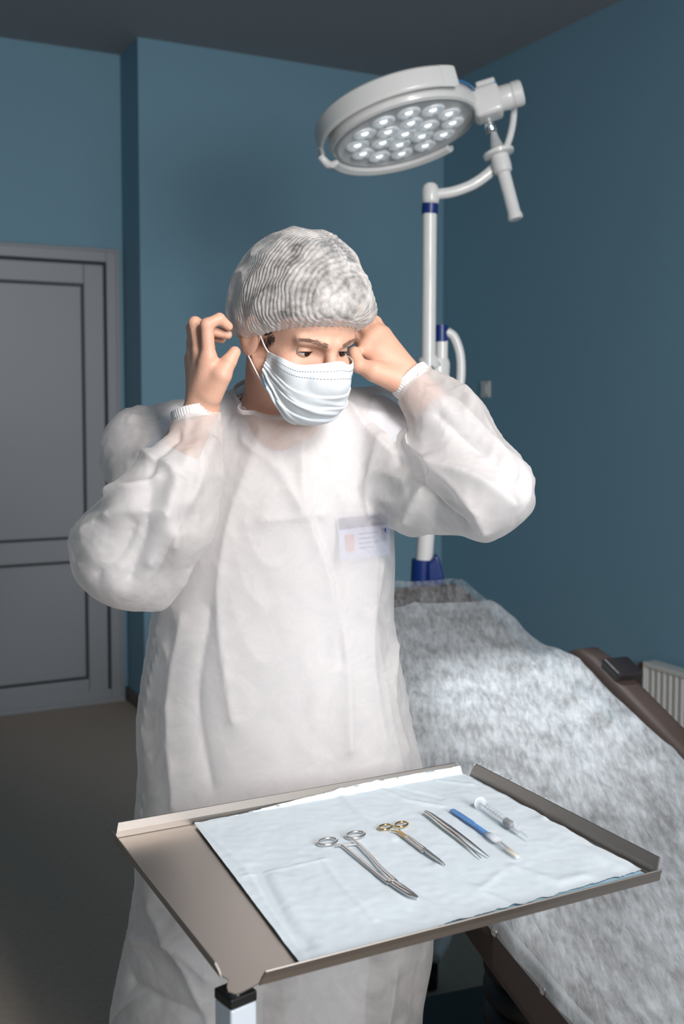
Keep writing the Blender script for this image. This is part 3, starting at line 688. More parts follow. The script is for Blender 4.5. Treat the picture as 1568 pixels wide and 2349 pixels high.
def surface(fl, lo, hi, h):
    """sparse surface nets"""
    lo = np.array(lo, float); size = np.array(hi) - lo; B = 64
    n = np.ceil(size / (h * B)).astype(int)
    blocks = np.stack(np.meshgrid(*[np.arange(k) for k in n], indexing='ij'), -1).reshape(-1, 3) * B
    while True:
        keep = []
        for b in blocks:
            c = lo + (b + B / 2) * h; r = B * h * .87
            if abs(fl(c[None], c, r)[0]) < r * 1.25 + .004: keep.append(b)
        blocks = np.array(keep)
        if B == 8: break
        B //= 2
        off = np.stack(np.meshgrid([0, B], [0, B], [0, B], indexing='ij'), -1).reshape(-1, 3)
        blocks = (blocks[:, None] + off[None]).reshape(-1, 3)
    g9 = np.stack(np.meshgrid(*[np.arange(9)] * 3, indexing='ij'), -1).reshape(-1, 3)
    S = np.int64(4096); key = lambda q: (q[..., 0] * S + q[..., 1]) * S + q[..., 2]
    KV, VV, KE = [], [], [[], [], []]; KS = [[], [], []]
    for b in blocks:
        c = lo + (b + 4) * h; idx = b + g9
        d = fl(lo + idx * h, c, 8 * h * .87).reshape(9, 9, 9)
        if d.min() > 0 or d.max() < 0: continue
        ins = d < 0; acc = np.zeros((8, 8, 8, 3)); cnt = np.zeros((8, 8, 8))
        for ax in range(3):
            sl0 = [slice(None)] * 3; sl1 = [slice(None)] * 3; sl0[ax] = slice(0, 8); sl1[ax] = slice(1, 9)
            a, e = d[tuple(sl0)], d[tuple(sl1)]; cr = (a < 0) != (e < 0)
            t = np.where(cr, a / np.where(cr, a - e, 1), 0); o1, o2 = [q for q in range(3) if q != ax]
            for i in (0, 1):
                for j in (0, 1):
                    s = [slice(0, 8)] * 3; s[o1] = slice(i, 8 + i); s[o2] = slice(j, 8 + j); m = cr[tuple(s)]
                    cnt += m; acc[..., ax] += t[tuple(s)] * m; acc[..., o1] += i * m; acc[..., o2] += j * m
            s = [slice(0, 8)] * 3; w = np.argwhere(cr[tuple(s)])
            if len(w): KE[ax].append(b + w); KS[ax].append(a[tuple(s)][tuple(w.T)] < 0)
        w = np.argwhere(cnt > 0); q = b + w
        KV.append(key(q)); VV.append(lo + (q + acc[tuple(w.T)] / cnt[tuple(w.T)][:, None]) * h)
    KV = np.concatenate(KV); VV = np.concatenate(VV); o = np.argsort(KV); KV = KV[o]; VV = VV[o]
    F = []
    for ax in range(3):
        e = np.concatenate(KE[ax]); sg = np.concatenate(KS[ax]); o1, o2 = (ax + 1) % 3, (ax + 2) % 3
        q = []
        for i, j in ((1, 1), (0, 1), (0, 0), (1, 0)):
            c = e.copy(); c[:, o1] -= i; c[:, o2] -= j; q.append(key(c))
        q = np.stack(q, 1); ix = np.searchsorted(KV, q); ix = np.minimum(ix, len(KV) - 1); ok = (KV[ix] == q).all(1)
        ix = ix[ok]; sg = sg[ok]; ix[~sg] = ix[~sg][:, ::-1]; F.append(ix)
    return VV, np.concatenate(F)
def mesh_np(name, V, F, m, parent=None, org=None, smooth=True):
    me = bpy.data.meshes.new(name); org = A3(org if org is not None else parent.location if parent else (0, 0, 0))
    me.vertices.add(len(V)); me.vertices.foreach_set('co', (V - org).astype(np.float32).ravel())
    k = F.shape[1]; me.loops.add(F.size); me.loops.foreach_set('vertex_index', F.astype(np.int32).ravel())
    me.polygons.add(len(F)); me.polygons.foreach_set('loop_start', np.arange(0, F.size, k, dtype=np.int32))
    me.update(calc_edges=True); me.validate()
    if smooth: me.polygons.foreach_set('use_smooth', [True] * len(me.polygons))
    me.materials.append(m); o = bpy.data.objects.new(name, me); COL.objects.link(o)
    if parent: o.parent = parent
    else: o.location = org
    return o
def prune(V, F, keepv=None, keepf=None):
    if keepf is None: keepf = keepv[F].all(1)
    F = F[keepf]; u, inv = np.unique(F, return_inverse=True); return V[u], inv.reshape(F.shape), u

# ---- landmarks
TH, PH = rad(38), rad(23)
HD = PY(681, 764, 1.70)
RL = rad(2)
hx = Vector((math.cos(TH), math.sin(TH), 0)); hf = Vector((math.sin(TH) * math.cos(PH), -math.cos(TH) * math.cos(PH), -math.sin(PH))); hu = hx.cross(-hf).normalized()
if hu.z < 0: hu = -hu
hx, hu = (hx * math.cos(RL) + hu * math.sin(RL)), (hu * math.cos(RL) - hx * math.sin(RL))
HR = [list(hx), list(hf), list(hu)]                # rows: his left, forward, up
def h(x, y, z): return HD + hx * x + hf * y + hu * z
HRn = np.array(HR); HDn = A3(HD)
def rotz_local(ax, ang):   # local axes of the head rotated about one of them
    Mr = np.array(Matrix.Rotation(rad(ang), 3, ax)); return Mr.T @ HRn
NB = PY(637, 945, 1.80)
SHR, ELR, WRR = PY(425, 1010, 1.83), PY(285, 1272, 1.67), PY(463, 938, 1.665)
SHL, ELL, WRL = PY(850, 990, 1.85), PY(1140, 1115, 1.68), PY(946, 880, 1.765)
PV = PY(625, 1720, 1.95); CH = PY(640, 1150, 1.87)

# ---- body field
def head_items():
    E = lambda c, r, ax=None, an=0: s_ell(h(*c), r, HR if ax is None else rotz_local(ax, an))
    C = lambda a, b, ra, rb: s_cap(h(*a), h(*b), ra, rb)
    it = [E((0, -.012, .038), (.077, .096, .088)), (E((0, .028, -.03), (.060, .062, .078)), .02), (E((0, .045, .035), (.060, .048, .045)), .02)]
    for s in (-1, 1):
        it += [(C((s * .054, .0, -.048), (s * .02, .062, -.088), .016, .014), .02), (E((s * .043, .060, -.028), (.020, .018, .016)), .015)]
        it += [(C((s * .010, .0925, .0155), (s * .045, .0745, .0165), .0080, .0074), .010)]
    it += [(C((-.012, .070, -.088), (.012, .070, -.088), .015, .015), .018)]
    for s in (-1, 1): it += [(E((s * .032, .093, -.002), (.0180, .0125, .0100)), .009, 'sub')]
    it += [(C((0, .088, .012), (0, .109, -.030), .0075, .011), .009), (E((0, .110, -.034), (.011, .010, .009)), .006)]
    for s in (-1, 1): it += [(E((s * .012, .100, -.037), (.008, .010, .007)), .005)]
    it += [(C((-.016, .090, -.066), (.016, .090, -.066), .006, .006), .006), (C((-.013, .088, -.076), (.013, .088, -.076), .006, .006), .005)]
    for s in (-1, 1):
        it += [(E((s * .079, -.008, -.008), (.007, .019, .032), 'Z', s * 18), .006), (E((s * .087, -.004, -.004), (.005, .010, .018), 'Z', s * 18), .004, 'sub')]
    return it
head = s_group(head_items())
neck = s_group([s_cap(h(0, -.030, -.03), NB + Vector((0, .01, -.04)), .056, .062), (s_cap(h(-.05, -.01, -.05), NB + Vector((.035, -.04, -.02)), .015, .014), .02), (s_cap(h(.05, -.01, -.05), NB + Vector((.045, -.04, -.02)), .015, .014), .02)])
torso = s_group([s_cap(NB + Vector((-.02, .02, -.03)), SHR + Vector((.02, .0, -.0)), .045, .050), s_cap(NB + Vector((.02, .02, -.03)), SHL + Vector((-.02, 0, 0)), .045, .050),
    s_ell(CH, (.155, .105, .20)), s_ell(CH.lerp(PV, .55), (.135, .095, .20)), s_ell(PV, (.155, .105, .14))], .05)
arm_r = s_group([s_cap(SHR, ELR, .048, .038), s_cap(ELR, ELR.lerp(WRR, .35), .037, .039), s_cap(ELR.lerp(WRR, .35), WRR, .038, .0265)], .02)
arm_l = s_group([s_cap(SHL, ELL, .048, .038), s_cap(ELL, ELL.lerp(WRL, .35), .037, .039), s_cap(ELL.lerp(WRL, .35), WRL, .038, .0275)], .02)
legs = []
for sx in (-.085, .085):
    hp, kn, an = PV + Vector((sx, .01, -.08)), Vector((PV.x + sx * 1.1, PV.y - .02, .49)), Vector((PV.x + sx * 1.15, PV.y + .03, .09))
    legs.append(s_group([s_cap(hp, kn, .085, .055), s_cap(kn, kn.lerp(an, .3), .052, .056), s_cap(kn.lerp(an, .3), an, .055, .038), s_cap(an + Vector((0, .03, -.045)), an + Vector((.02, -.16, -.055)), .038, .03)], .03))
def P_(x): return PY(*x)
def fingers(defs): return [s_chain([P_(q) for q in pts], rs, .003) for pts, rs in defs]
R_F = [([(478, 818, 1.632), (474, 745, 1.628), (503, 731, 1.636), (524, 749, 1.645)], (.0105, .0098, .0085, .0070)),
       ([(458, 806, 1.650), (447, 741, 1.650), (480, 758, 1.652), (522, 768, 1.658)], (.0105, .0100, .0086, .0072)),
       ([(446, 810, 1.668), (441, 752, 1.672), (470, 768, 1.678), (508, 778, 1.682)], (.0100, .0092, .0082, .0068)),
       ([(440, 826, 1.684), (440, 785, 1.690), (458, 786, 1.696), (486, 795, 1.700)], (.0092, .0082, .0072, .0062))]
R_T = ([(484, 905, 1.645), (508, 860, 1.632), (525, 829, 1.636), (538, 808, 1.640)], (.0160, .0128, .0115, .0092))
rw = WRR
hand_r = s_group([s_cap(rw, P_((474, 832, 1.636)), .021, .0125)] + [(s_cap(rw.lerp(P_(f[0][0]), .25), P_(f[0][0]), .018, .0120), .010) for f in R_F] +
    [(s_cap(rw, P_(R_T[0][1]), .018, .013), .012)] + [(f, .005) for f in fingers(R_F)] + [(fingers([R_T])[0], .010)], .01)
L_F = [([(838, 800, 1.762), (818, 772, 1.790), (812, 748, 1.812), (800, 735, 1.820)], (.0110, .0100, .0090, .0075)),
       ([(850, 778, 1.768), (828, 742, 1.792), (815, 722, 1.815), (800, 712, 1.825)], (.0115, .0105, .0090, .0075)),
       ([(864, 764, 1.775), (842, 728, 1.795), (825, 710, 1.818), (808, 700, 1.830)], (.0112, .0100, .0088, .0072)),
       ([(880, 768, 1.782), (862, 738, 1.800), (845, 722, 1.818), (828, 714, 1.828)], (.0105, .0092, .0080, .0068))]
L_T = ([(905, 872, 1.750), (858, 852, 1.736), (822, 838, 1.738), (812, 808, 1.745)], (.0180, .0140, .0122, .0098))
lw = WRL
hand_l = s_group([s_cap(lw, P_((870, 810, 1.765)), .023, .016)] + [(s_cap(lw.lerp(P_(f[0][0]), .25), P_(f[0][0]), .019, .0130), .012) for f in L_F] +
    [(s_cap(lw, P_(L_T[0][1]), .020, .015), .012)] + [(f, .006) for f in fingers(L_F)] + [(fingers([L_T])[0], .010)], .01)
for g_, k_ in ((neck, .02), (torso, .03), (arm_r, .03), (arm_l, .03), (hand_r, .008), (hand_l, .008), (head, .02)): g_.k = k_
for g_ in legs: g_.k = .03
body_f = field([neck, head, torso, arm_r, arm_l, hand_r, hand_l] + legs, .02)

def skin_material():
    m = mat('skin', (216, 170, 146), .5, bump=(420, .12), vary=(22, .45, (206, 150, 126)))
    b = m.node_tree.nodes['Principled BSDF']; b.inputs['Subsurface Weight'].default_value = .18; b.inputs['Subsurface Radius'].default_value = (.9, .35, .2); b.inputs['Subsurface Scale'].default_value = .006
    return m
M['skin'] = skin_material()
import time; _t = time.time()
V, F = surface(body_f, (-.55, 1.45, 0.0), (.45, 2.2, 1.8), .0026)
print('body', len(V), time.time() - _t)
person = thing('person', 'person in a white disposable gown, hair cap and face mask, hands raised behind the ears', 'person', (float(PV.x), float(PV.y), 0))
body = mesh_np('body', V, F, M['skin'], person)

# ---- eyes, lids, brows, nails
M['eye'] = mat('eye_white', (196, 186, 180), .15, bump=(60, .01)); M['iris'] = mat('dark_iris', (52, 38, 32), .1, bump=(60, .01)); M['pupil'] = mat('pupil', (8, 7, 7), .08, bump=(60, .01))
M['brow'] = mat('brown_hair', (120, 90, 74), .6, bump=(300, .2)); M['lash'] = mat('dark_lashes', (40, 30, 26), .6, bump=(300, .2)); M['nail'] = mat('nail', (232, 196, 182), .25, bump=(60, .02))
gz = (hf * .95 + hx * .20 - hu * .04).normalized()
for s in (-1, 1):
    c = h(s * .032, .0658, -.002)
    e = G().lathe([(0, -.0144)] + [(.0144 * math.sin(rad(t)), -.0144 * math.cos(rad(t))) for t in range(12, 180, 12)] + [(0, .0144)], c, gz, 24).build('eyeball', M['eye'], body, smooth=True, origin=person.location)
    G().lathe([(.0082, .0118), (.0078, .0125), (.0042, .0142), (0, .0148)], c, gz, 24).build('iris', M['iris'], e, smooth=True, origin=person.location)
    G().lathe([(.0036, .0145), (0, .0150)], c, gz, 16).build('pupil', M['pupil'], e, smooth=True, origin=person.location)
    def lid(e0, e1, r0, nm, m, lash=False):
        P = []; nu, nv = 24, 8
        for j in range(nv + 1):
            for i in range(nu + 1):
                t = i / nu * 2 - 1; a = rad(t * 66); ee = rad((e0(t)) + (e1(t) - e0(t)) * j / nv); r = r0 + .0012 * (j / nv)
                P.append(c + (hx * math.sin(a) * math.cos(ee) + hf * math.cos(a) * math.cos(ee) + hu * math.sin(ee)) * r)
        return G().add(P, [(j * (nu + 1) + i, j * (nu + 1) + i + 1, (j + 1) * (nu + 1) + i + 1, (j + 1) * (nu + 1) + i) for j in range(nv) for i in range(nu)]).build(nm, m, body, smooth=True, origin=person.location)
    lid(lambda t: 8 * (1 - t * t) - 6 , lambda t: 80, .0150, 'upper_eyelid', M['skin'])
    lid(lambda t: -20 * (1 - t * t) - 5, lambda t: -75, .0149, 'lower_eyelid', M['skin'])
    lid(lambda t: 6 * (1 - t * t) - 6, lambda t: 14 * (1 - t * t) - 5, .0156, 'eyelash', M['lash'])
    g = G(); random.seed(7 + s)
    for k in range(140):
        t = random.random(); x = .012 + .040 * t; y = .0975 - .0005 - .62 * x * x / .052; z = .0140 + .005 * math.sin(t * 2.4) + random.uniform(-.0036, .0036) * (1.1 - t * .7)
        p = np.array([A3(h(s * x, y + .03, z))]); d = -HRn[1]
        for _ in range(30): p = p + d * body_f(p)[0] * .9
        p = Vector(p[0]); q = p + hx * s * .006 + hu * random.uniform(.0005, .003) - hf * .001
        g.tube([p, p.lerp(q, .5) + hf * .0008, q], [.00022, .00022, .0001], 4)
    g.build('eyebrow', M['brow'], body, origin=person.location)

# ---- hair under the cap
M['hair'] = mat('dark_hair', (44, 37, 33), .6, bump=(160, .6, (1, 1, .25)))
def rimz(y): return -.016 + .66 * y
hair_f = field([s_group([s_ell(h(0, -.014, .042), (.080, .099, .091), HR), (s_ell(h(0, .038, .050), (.060, .050, .040), HR), .02)])], .01)
Vh, Fh = surface(hair_f, A3(HD) - .14, A3(HD) + .16, .004)
L_ = (Vh - HDn) @ HRn.T
Vh, Fh, _u = prune(Vh, Fh, L_[:, 2] > rimz(L_[:, 1]) + .001)
mesh_np('hair', Vh, Fh, M['hair'], body, org=person.location)
g = G(); random.seed(3)
for s in (-1, 1):
    for k in range(60):
        y = random.uniform(.012, .034); z = rimz(y) + random.uniform(-.014, .004) * (1 if y < .024 else .6); p = np.array([A3(h(s * .12, y, z))]); d = -HRn[0] * s
        for _ in range(30): p = p + d * body_f(p)[0] * .9
        p = Vector(p[0]); g.tube([p + hu * .004, p + hx * s * .0008, p - hu * .006 + hf * .001], [.0004, .0004, .0001], 4)
g.build('sideburn', M['hair'], body, origin=person.location)

# ---- cap
def cap_mat():
    m = bpy.data.materials.new('hair_cap_fabric'); m.use_nodes = True; nt = m.node_tree; N = nt.nodes; Lk = nt.links; b = N['Principled BSDF']; out = N['Material Output']
    b.inputs['Base Color'].default_value = lin((228, 223, 219)); b.inputs['Roughness'].default_value = .6
    at = N.new('ShaderNodeAttribute'); at.attribute_name = 'pleat'; tc = N.new('ShaderNodeTexCoord')
    n1 = N.new('ShaderNodeTexNoise'); n1.inputs['Scale'].default_value = 130; n1.inputs['Detail'].default_value = 4; Lk.new(tc.outputs['Object'], n1.inputs[0])
    n2 = N.new('ShaderNodeTexNoise'); n2.inputs['Scale'].default_value = 26; n2.inputs['Detail'].default_value = 3; Lk.new(tc.outputs['Object'], n2.inputs[0])
    s1 = N.new('ShaderNodeMath'); s1.operation = 'MULTIPLY_ADD'; s1.inputs[1].default_value = .14; Lk.new(at.outputs['Fac'], s1.inputs[0])
    s2 = N.new('ShaderNodeMath'); s2.operation = 'MULTIPLY_ADD'; s2.inputs[1].default_value = .55; Lk.new(n1.outputs[0], s2.inputs[0])
    s3 = N.new('ShaderNodeMath'); s3.operation = 'MULTIPLY'; s3.inputs[1].default_value = 1.05; Lk.new(n2.outputs[0], s3.inputs[0]); Lk.new(s3.outputs[0], s2.inputs[2]); Lk.new(s2.outputs[0], s1.inputs[2])
    mr = N.new('ShaderNodeMapRange'); mr.inputs[1].default_value = .66; mr.inputs[2].default_value = 1.16; mr.inputs[3].default_value = .22; mr.inputs[4].default_value = .97; Lk.new(s1.outputs[0], mr.inputs[0])
    tr = N.new('ShaderNodeBsdfTranslucent'); tr.inputs[0].default_value = lin((228, 223, 219)); mx = N.new('ShaderNodeMixShader'); mx.inputs[0].default_value = .3
    Lk.new(b.outputs[0], mx.inputs[1]); Lk.new(tr.outputs[0], mx.inputs[2]); tp = N.new('ShaderNodeBsdfTransparent'); m3 = N.new('ShaderNodeMixShader')
    Lk.new(mr.outputs[0], m3.inputs[0]); Lk.new(tp.outputs[0], m3.inputs[1]); Lk.new(mx.outputs[0], m3.inputs[2]); Lk.new(m3.outputs[0], out.inputs[0]); return m
M['capf'] = cap_mat()
def build_cap():
    nu, nv = 720, 200; P = []; PL = []
    c0 = (0, -.006, .032); ax, ay, az = .103, .125, .126
    for j in range(nv + 1):
        t = j / nv
        for i in range(nu):
            a = 2 * math.pi * i / nu; sa, ca = math.sin(a), math.cos(a)
            # rim point direction
            ry = ca * .092; rz = rimz(ry) - .0007 * math.sin(a * 61) - (.004 if ca < 0 else 0)
            e0 = math.atan2(rz - c0[2], math.hypot(sa * .08, ca * .098))
            e = e0 + (math.pi / 2 - e0) * t
            d = Vector((sa * math.cos(e), ca * math.cos(e), math.sin(e)))
            R = 1 / math.sqrt((d.x / ax) ** 2 + (d.y / ay) ** 2 + (d.z / az) ** 2)
            Rh = 1 / math.sqrt((d.x / .083) ** 2 + (d.y / .103) ** 2 + (d.z / .100) ** 2)
            g_ = 1 - math.exp(-(t / .10) ** 1.2) ; R = Rh + (R - Rh) * g_
            pv = d * R
            n1 = noise.noise(d * 3.1 + Vector((5, 1, 2))); n2 = noise.noise(d * 7 + Vector((1, 7, 2)))
            q = (pv.y + .32 * pv.z) / .0058 + .9 * n1 + .4 * n2
            pl = abs(math.sin(math.pi * q)); am = (.0008 + .0005 * n2) * min(1, t * 14) * (1 - .4 * t)
            fr = math.sin(a * 95 + 3 * n2) * .0008 * math.exp(-t / .05)
            big = .006 * (1 - abs(noise.noise(d * 2.2 + Vector((3, 3, 9)))) * 3) * g_ + .0035 * n1 * g_
            cre = sum(h_ * math.exp(-((a_ + b_ * (e) - a) / w_) ** 2) for a_, b_, h_, w_ in ((.55, -.5, .006, .06), (.95, -.75, .005, .05), (.15, .35, .005, .05), (-.25, .5, -.004, .05), (-.9, .2, .003, .06), (1.4, -.6, .005, .06)) ) * g_ * max(0, 1 - t) ** .4
            R *= 1 + .05 * max(0, math.cos(a - .3)) * math.exp(-((t - .16) / .13) ** 2)
            pv = d * (R + am * (pl - .5) * 2 + fr + big * .6 + cre)
            P.append(h(c0[0] + pv.x, c0[1] + pv.y, c0[2] + pv.z)); PL.append(pl * (.6 + .4 * min(1, t * 3)) + (1.1 * math.exp(-(t / .10) ** 2)) + max(0, min(.5, cre * 60)) + 1.0 * max(0, math.cos(a - .5)) * max(0, 1 - t * 2.6))
    V_ = np.array([A3(p) for p in P])
    i_, j_ = np.meshgrid(np.arange(nu), np.arange(nv)); k = (j_ * nu + i_).ravel(); k2 = (j_ * nu + (i_ + 1) % nu).ravel()
    F_ = np.stack([k, k2, k2 + nu, k + nu], 1)
    o = mesh_np('hair_cap', V_, F_, M['capf'], body, org=person.location)
    at = o.data.attributes.new('pleat', 'FLOAT', 'POINT'); at.data.foreach_set('value', np.array(PL, dtype=np.float32)); return o
build_cap()

# ---- mask
def mask_mat():
    m = mat('mask_fabric', (220, 226, 229), .7, bump=(700, .12)); return m
M['mask'] = mask_mat(); M['loop'] = mat('elastic_loop', (230, 234, 236), .6, bump=(500, .1)); M['stitch'] = mat('heat_weld_marks', (128, 140, 150), .6, bump=(90, .02)); M['tab'] = mat('blue_weld_tab', (160, 196, 218), .6, bump=(700, .3))
hull = field([head, s_group([s_ell(h(0, .088, -.038), (.026, .030, .026), HR), (s_ell(h(0, .062, -.077), (.036, .028, .030), HR), .04), (s_ell(h(0, .075, -.065), (.040, .026, .035), HR), .04)])], .035)
MA = rad(69)
MO = np.array([0, 0, -.055])
def mray(a, e):
    d = np.stack([np.sin(a) * np.cos(e), np.cos(a) * np.cos(e), np.sin(e)], -1); r = np.full(len(a), .16)
    for _ in range(60):
        p = HDn + (MO + d * r[:, None]) @ HRn; r = r - hull(p) * .7
    return d, r
def mask_e(a):   # elevation limits for azimuth a (radians)
    t = abs(a) / MA
    top = 23.0 + 1.5 * np.exp(-(a / .16) ** 2) + 4 * t ** 3 - 6 * np.exp(-((t - .45) / .2) ** 2) * .5
    bot = -46 + 30 * t ** 2.2
    return np.radians(top), np.radians(bot)
nu, nv = 200, 150
ua = np.linspace(-MA, MA, nu + 1); tt = np.linspace(0, 1, nv + 1)
Agr, Tgr = np.meshgrid(ua, tt); top_, bot_ = mask_e(Agr); Egr = top_ + (bot_ - top_) * Tgr
d_, r_ = mray(Agr.ravel(), Egr.ravel()); r_ = r_.reshape(Agr.shape); tn = np.abs(Agr) / MA
pl = np.zeros_like(r_)
for c_, am in ((.34, .0032), (.50, .0038), (.68, .0034)):
    cc = c_ + .05 * tn ** 2 * (1 if c_ > .5 else -.3) + .015 * np.sin(Agr * 4 + c_ * 9)
    x_ = (Tgr - cc) / .16; pl += am * np.where((x_ > 0) & (x_ < 1), 1 - x_, 0) * (1 - .4 * tn) + am * np.where((x_ <= 0) & (x_ > -.10), 1 + x_ / .10, 0) * (1 - .4 * tn)
for a0_, t0_, a1_, t1_, am, w_ in ((-1.25, .62, -.25, .98, .006, .035), (-1.25, .5, -.35, .80, .004, .03), (-1.2, .80, -.6, 1.0, -.003, .03), (.2, .95, 1.1, .6, .005, .04), (-.7, .45, .3, .60, .003, .03), (-.2, .40, .6, .52, .0025, .03), (-1.25, .4, -.6, .42, .003, .03)):
    sx, sy = (Agr - a0_) / 2.5, Tgr - t0_; vx, vy = (a1_ - a0_) / 2.5, t1_ - t0_; L2 = vx * vx + vy * vy; q = np.clip((sx * vx + sy * vy) / L2, 0, 1)
    dd = np.sqrt((sx - q * vx) ** 2 + (sy - q * vy) ** 2); pl += am * np.exp(-(dd / w_) ** 2) * np.sin(np.pi * np.clip(q, .05, .95)) ** .5
pl += .002 * np.exp(-((Tgr - .02) / .02) ** 2) * 0 + .0008 * np.sin(Agr * 23 + Tgr * 9) * tn
rm = r_ + .0035 + pl
def mpt(rr): return HDn + (MO + d_ * rr.ravel()[:, None]) @ HRn
i_, j_ = np.meshgrid(np.arange(nu), np.arange(nv)); k = (j_ * (nu + 1) + i_).ravel()
mask = mesh_np('face_mask', mpt(rm), np.stack([k, k + 1, k + nu + 2, k + nu + 1], 1), M['mask'], body, org=person.location)
sd_ = mask.modifiers.new('solid', 'SOLIDIFY'); sd_.thickness = .0012; sd_.offset = -1
MP = mpt(rm + .0016).reshape(nv + 1, nu + 1, 3)
def mp(a, t):
    fi = (a + MA) / 2 * MA * nu; fj = t * nv; i0, j0 = int(min(max(fi, 0), nu - 1)), int(min(max(fj, 0), nv - 1)); fx, fy = fi - i0, fj - j0
    return Vector((MP[j0, i0] * (1 - fx) + MP[j0, i0 + 1] * fx) * (1 - fy) + Vector(MP[j0 + 1, i0] * (1 - fx) + MP[j0 + 1, i0 + 1] * fx) * fy)
g = G()
for t0 in (.085, .155):
    for k in range(88):
        a = -1.08 + 2.16 * k / 88
        g.tube([mp(a, t0), mp(a + .014, t0)], .0005, 5)
g.build('weld_marks', M['stitch'], mask, origin=person.location)
for s in (-1, 1):
    g = G(); P = []
    for j in range(9):
        for i in range(5): P.append(mp(s * rad(61 + 1.6 * i), .60 + .34 * j / 8) + (hx * s * .0008))
    g.add(P, [(j * 5 + i, j * 5 + i + 1, j * 5 + i + 6, j * 5 + i + 5) for j in range(8) for i in range(4)]).build('weld_tab', M['tab'], mask, smooth=True, origin=person.location)
    ear = h(s * .078, -.014, -.006)
    FLAT[0] = 1
    top = mp(s * rad(68), .03); bt = mp(s * rad(67), .93)
    G().tube(curve([top, h(s * .073, .022, -.010), h(s * .080, .000, .014), h(s * .083, -.018, .012)], 10), .0011, 8).build('ear_loop', M['loop'], mask, smooth=True, origin=person.location)
    G().tube(curve([bt, bt.lerp(h(s * .082, -.022, -.016), .5) + hx * s * .004, h(s * .082, -.020, -.022), h(s * .083, -.024, .0)], 10), .0011, 8).build('ear_loop', M['loop'], mask, smooth=True, origin=person.location)
print('head done', time.time() - _t)
# ------------------------------------------------------------------ gown
def row(py, l, r, Y, b):
    p, q = PY(l, py, Y), PY(r, py, Y); return (p.z, (p.x + q.x) / 2, Y, (q.x - p.x) / 2, b)
ROWS = [row(985, 440, 840, 1.86, .10), row(1050, 425, 880, 1.86, .135), row(1150, 408, 903, 1.87, .150), row(1290, 372, 905, 1.88, .150), row(1400, 348, 902, 1.89, .152), row(1500, 333, 915, 1.90, .158), row(1570, 322, 932, 1.91, .163),
        row(1650, 312, 945, 1.92, .168), row(1760, 316, 972, 1.93, .172), row(1900, 308, 982, 1.93, .178), row(2000, 312, 990, 1.93, .182), row(2110, 296, 996, 1.94, .19), row(2200, 276, 990, 1.94, .20), row(2300, 256, 970, 1.94, .21), row(2500, 240, 960, 1.94, .22)]
def c_(a, ra, b, rb): return s_cap(PY(*a), PY(*b), ra, rb)
g_torso = s_group([s_loft(ROWS), (s_cap(NB + Vector((-.01, .01, -.01)), SHR + Vector((-.0, .01, .005)), .062, .066), .04), (s_cap(NB + Vector((.01, .01, -.01)), SHL + Vector((0, .01, .010)), .060, .064), .04),
    (s_cap(NB + Vector((0, .0, -.05)), NB + (h(0, -.03, -.03) - NB) * .6, .068, .066), .025)], .03)
g_armr = s_group([c_((425, 1020, 1.86), .080, (338, 1038, 1.84), .077), (c_((338, 1040, 1.84), .076, (328, 1140, 1.78), .060), .015), (c_((328, 1140, 1.78), .060, (292, 1268, 1.68), .078), .012), (s_ell(PY(300, 1262, 1.685), (.085, .080, .088)), .02),
    (c_((310, 1262, 1.67), .078, (376, 1172, 1.65), .080), .02), (c_((376, 1172, 1.65), .080, (432, 1068, 1.65), .056), .02), (c_((432, 1068, 1.65), .056, (452, 990, 1.66), .040), .015), (c_((452, 990, 1.66), .040, (450, 955, 1.665), .033), .01), (c_((450, 955, 1.665), .033, (462, 925, 1.665), .032), .01)], .02)
g_arml = s_group([c_((852, 1002, 1.865), .078, (975, 1110, 1.78), .078), (c_((905, 1120, 1.80), .060, (1000, 1150, 1.75), .054), .02), (c_((975, 1110, 1.78), .076, (1108, 1120, 1.69), .070), .02),
    (c_((1108, 1120, 1.69), .070, (1040, 982, 1.725), .057), .02), (c_((1040, 982, 1.725), .057, (990, 920, 1.75), .046), .015), (c_((990, 920, 1.75), .046, (966, 896, 1.757), .038), .012), (c_((966, 896, 1.757), .038, (940, 875, 1.765), .034), .01)], .02)
g_torso.k = .02; g_armr.k = .012; g_arml.k = .018
gown_f = field([g_torso, g_armr, g_arml], .02)
V, F = surface(gown_f, (-.62, 1.4, .20), (.50, 2.3, 1.75), .0062)
print('gown', len(V), time.time() - _t)
hem = .36
def neck_cut(V, dd=0):
    ax = A3((h(0, -.03, -.03) - NB).normalized()); fr = A3(PY(648, 940, 1.735)); bk = A3(PY(548, 840, 1.86)); rt = A3(PY(549, 882, 1.80))
    n = np.cross(rt - fr, bk - fr); n /= np.linalg.norm(n); n *= np.sign(n[2]); d = (V - fr) @ n
    rr = np.linalg.norm((V - A3(NB)) - ((V - A3(NB)) @ ax)[:, None] * ax, axis=1)
    return (d > dd) & (rr < (.078 if dd == 0 else .095))
def cuff_cut(V, e, w, off):
    ax = A3((w - e).normalized()); q = V - A3(w); t = q @ ax; rr = np.linalg.norm(q - t[:, None] * ax, axis=1); return (t > off) & (rr < .07)
CR0, CR1 = PY(452, 990, 1.66), PY(447, 958, 1.665); CL0, CL1 = PY(990, 920, 1.75), PY(949, 881, 1.762)
cut = neck_cut(V) | cuff_cut(V, CR0, CR1, 0) | cuff_cut(V, CL0, CL1, 0) | (V[:, 2] < hem)
V, F, _ = prune(V, F, ~cut)
_fr, _bk, _rt = A3(PY(648, 940, 1.735)), A3(PY(548, 840, 1.86)), A3(PY(549, 882, 1.80)); _n = np.cross(_rt - _fr, _bk - _fr); _n /= np.linalg.norm(_n); _n *= np.sign(_n[2])
_cnt = np.bincount(np.sort(np.concatenate([F[:, [0, 1]], F[:, [1, 2]], F[:, [2, 3]], F[:, [3, 0]]]), 1).dot([1, 0]), minlength=len(V)) * 0
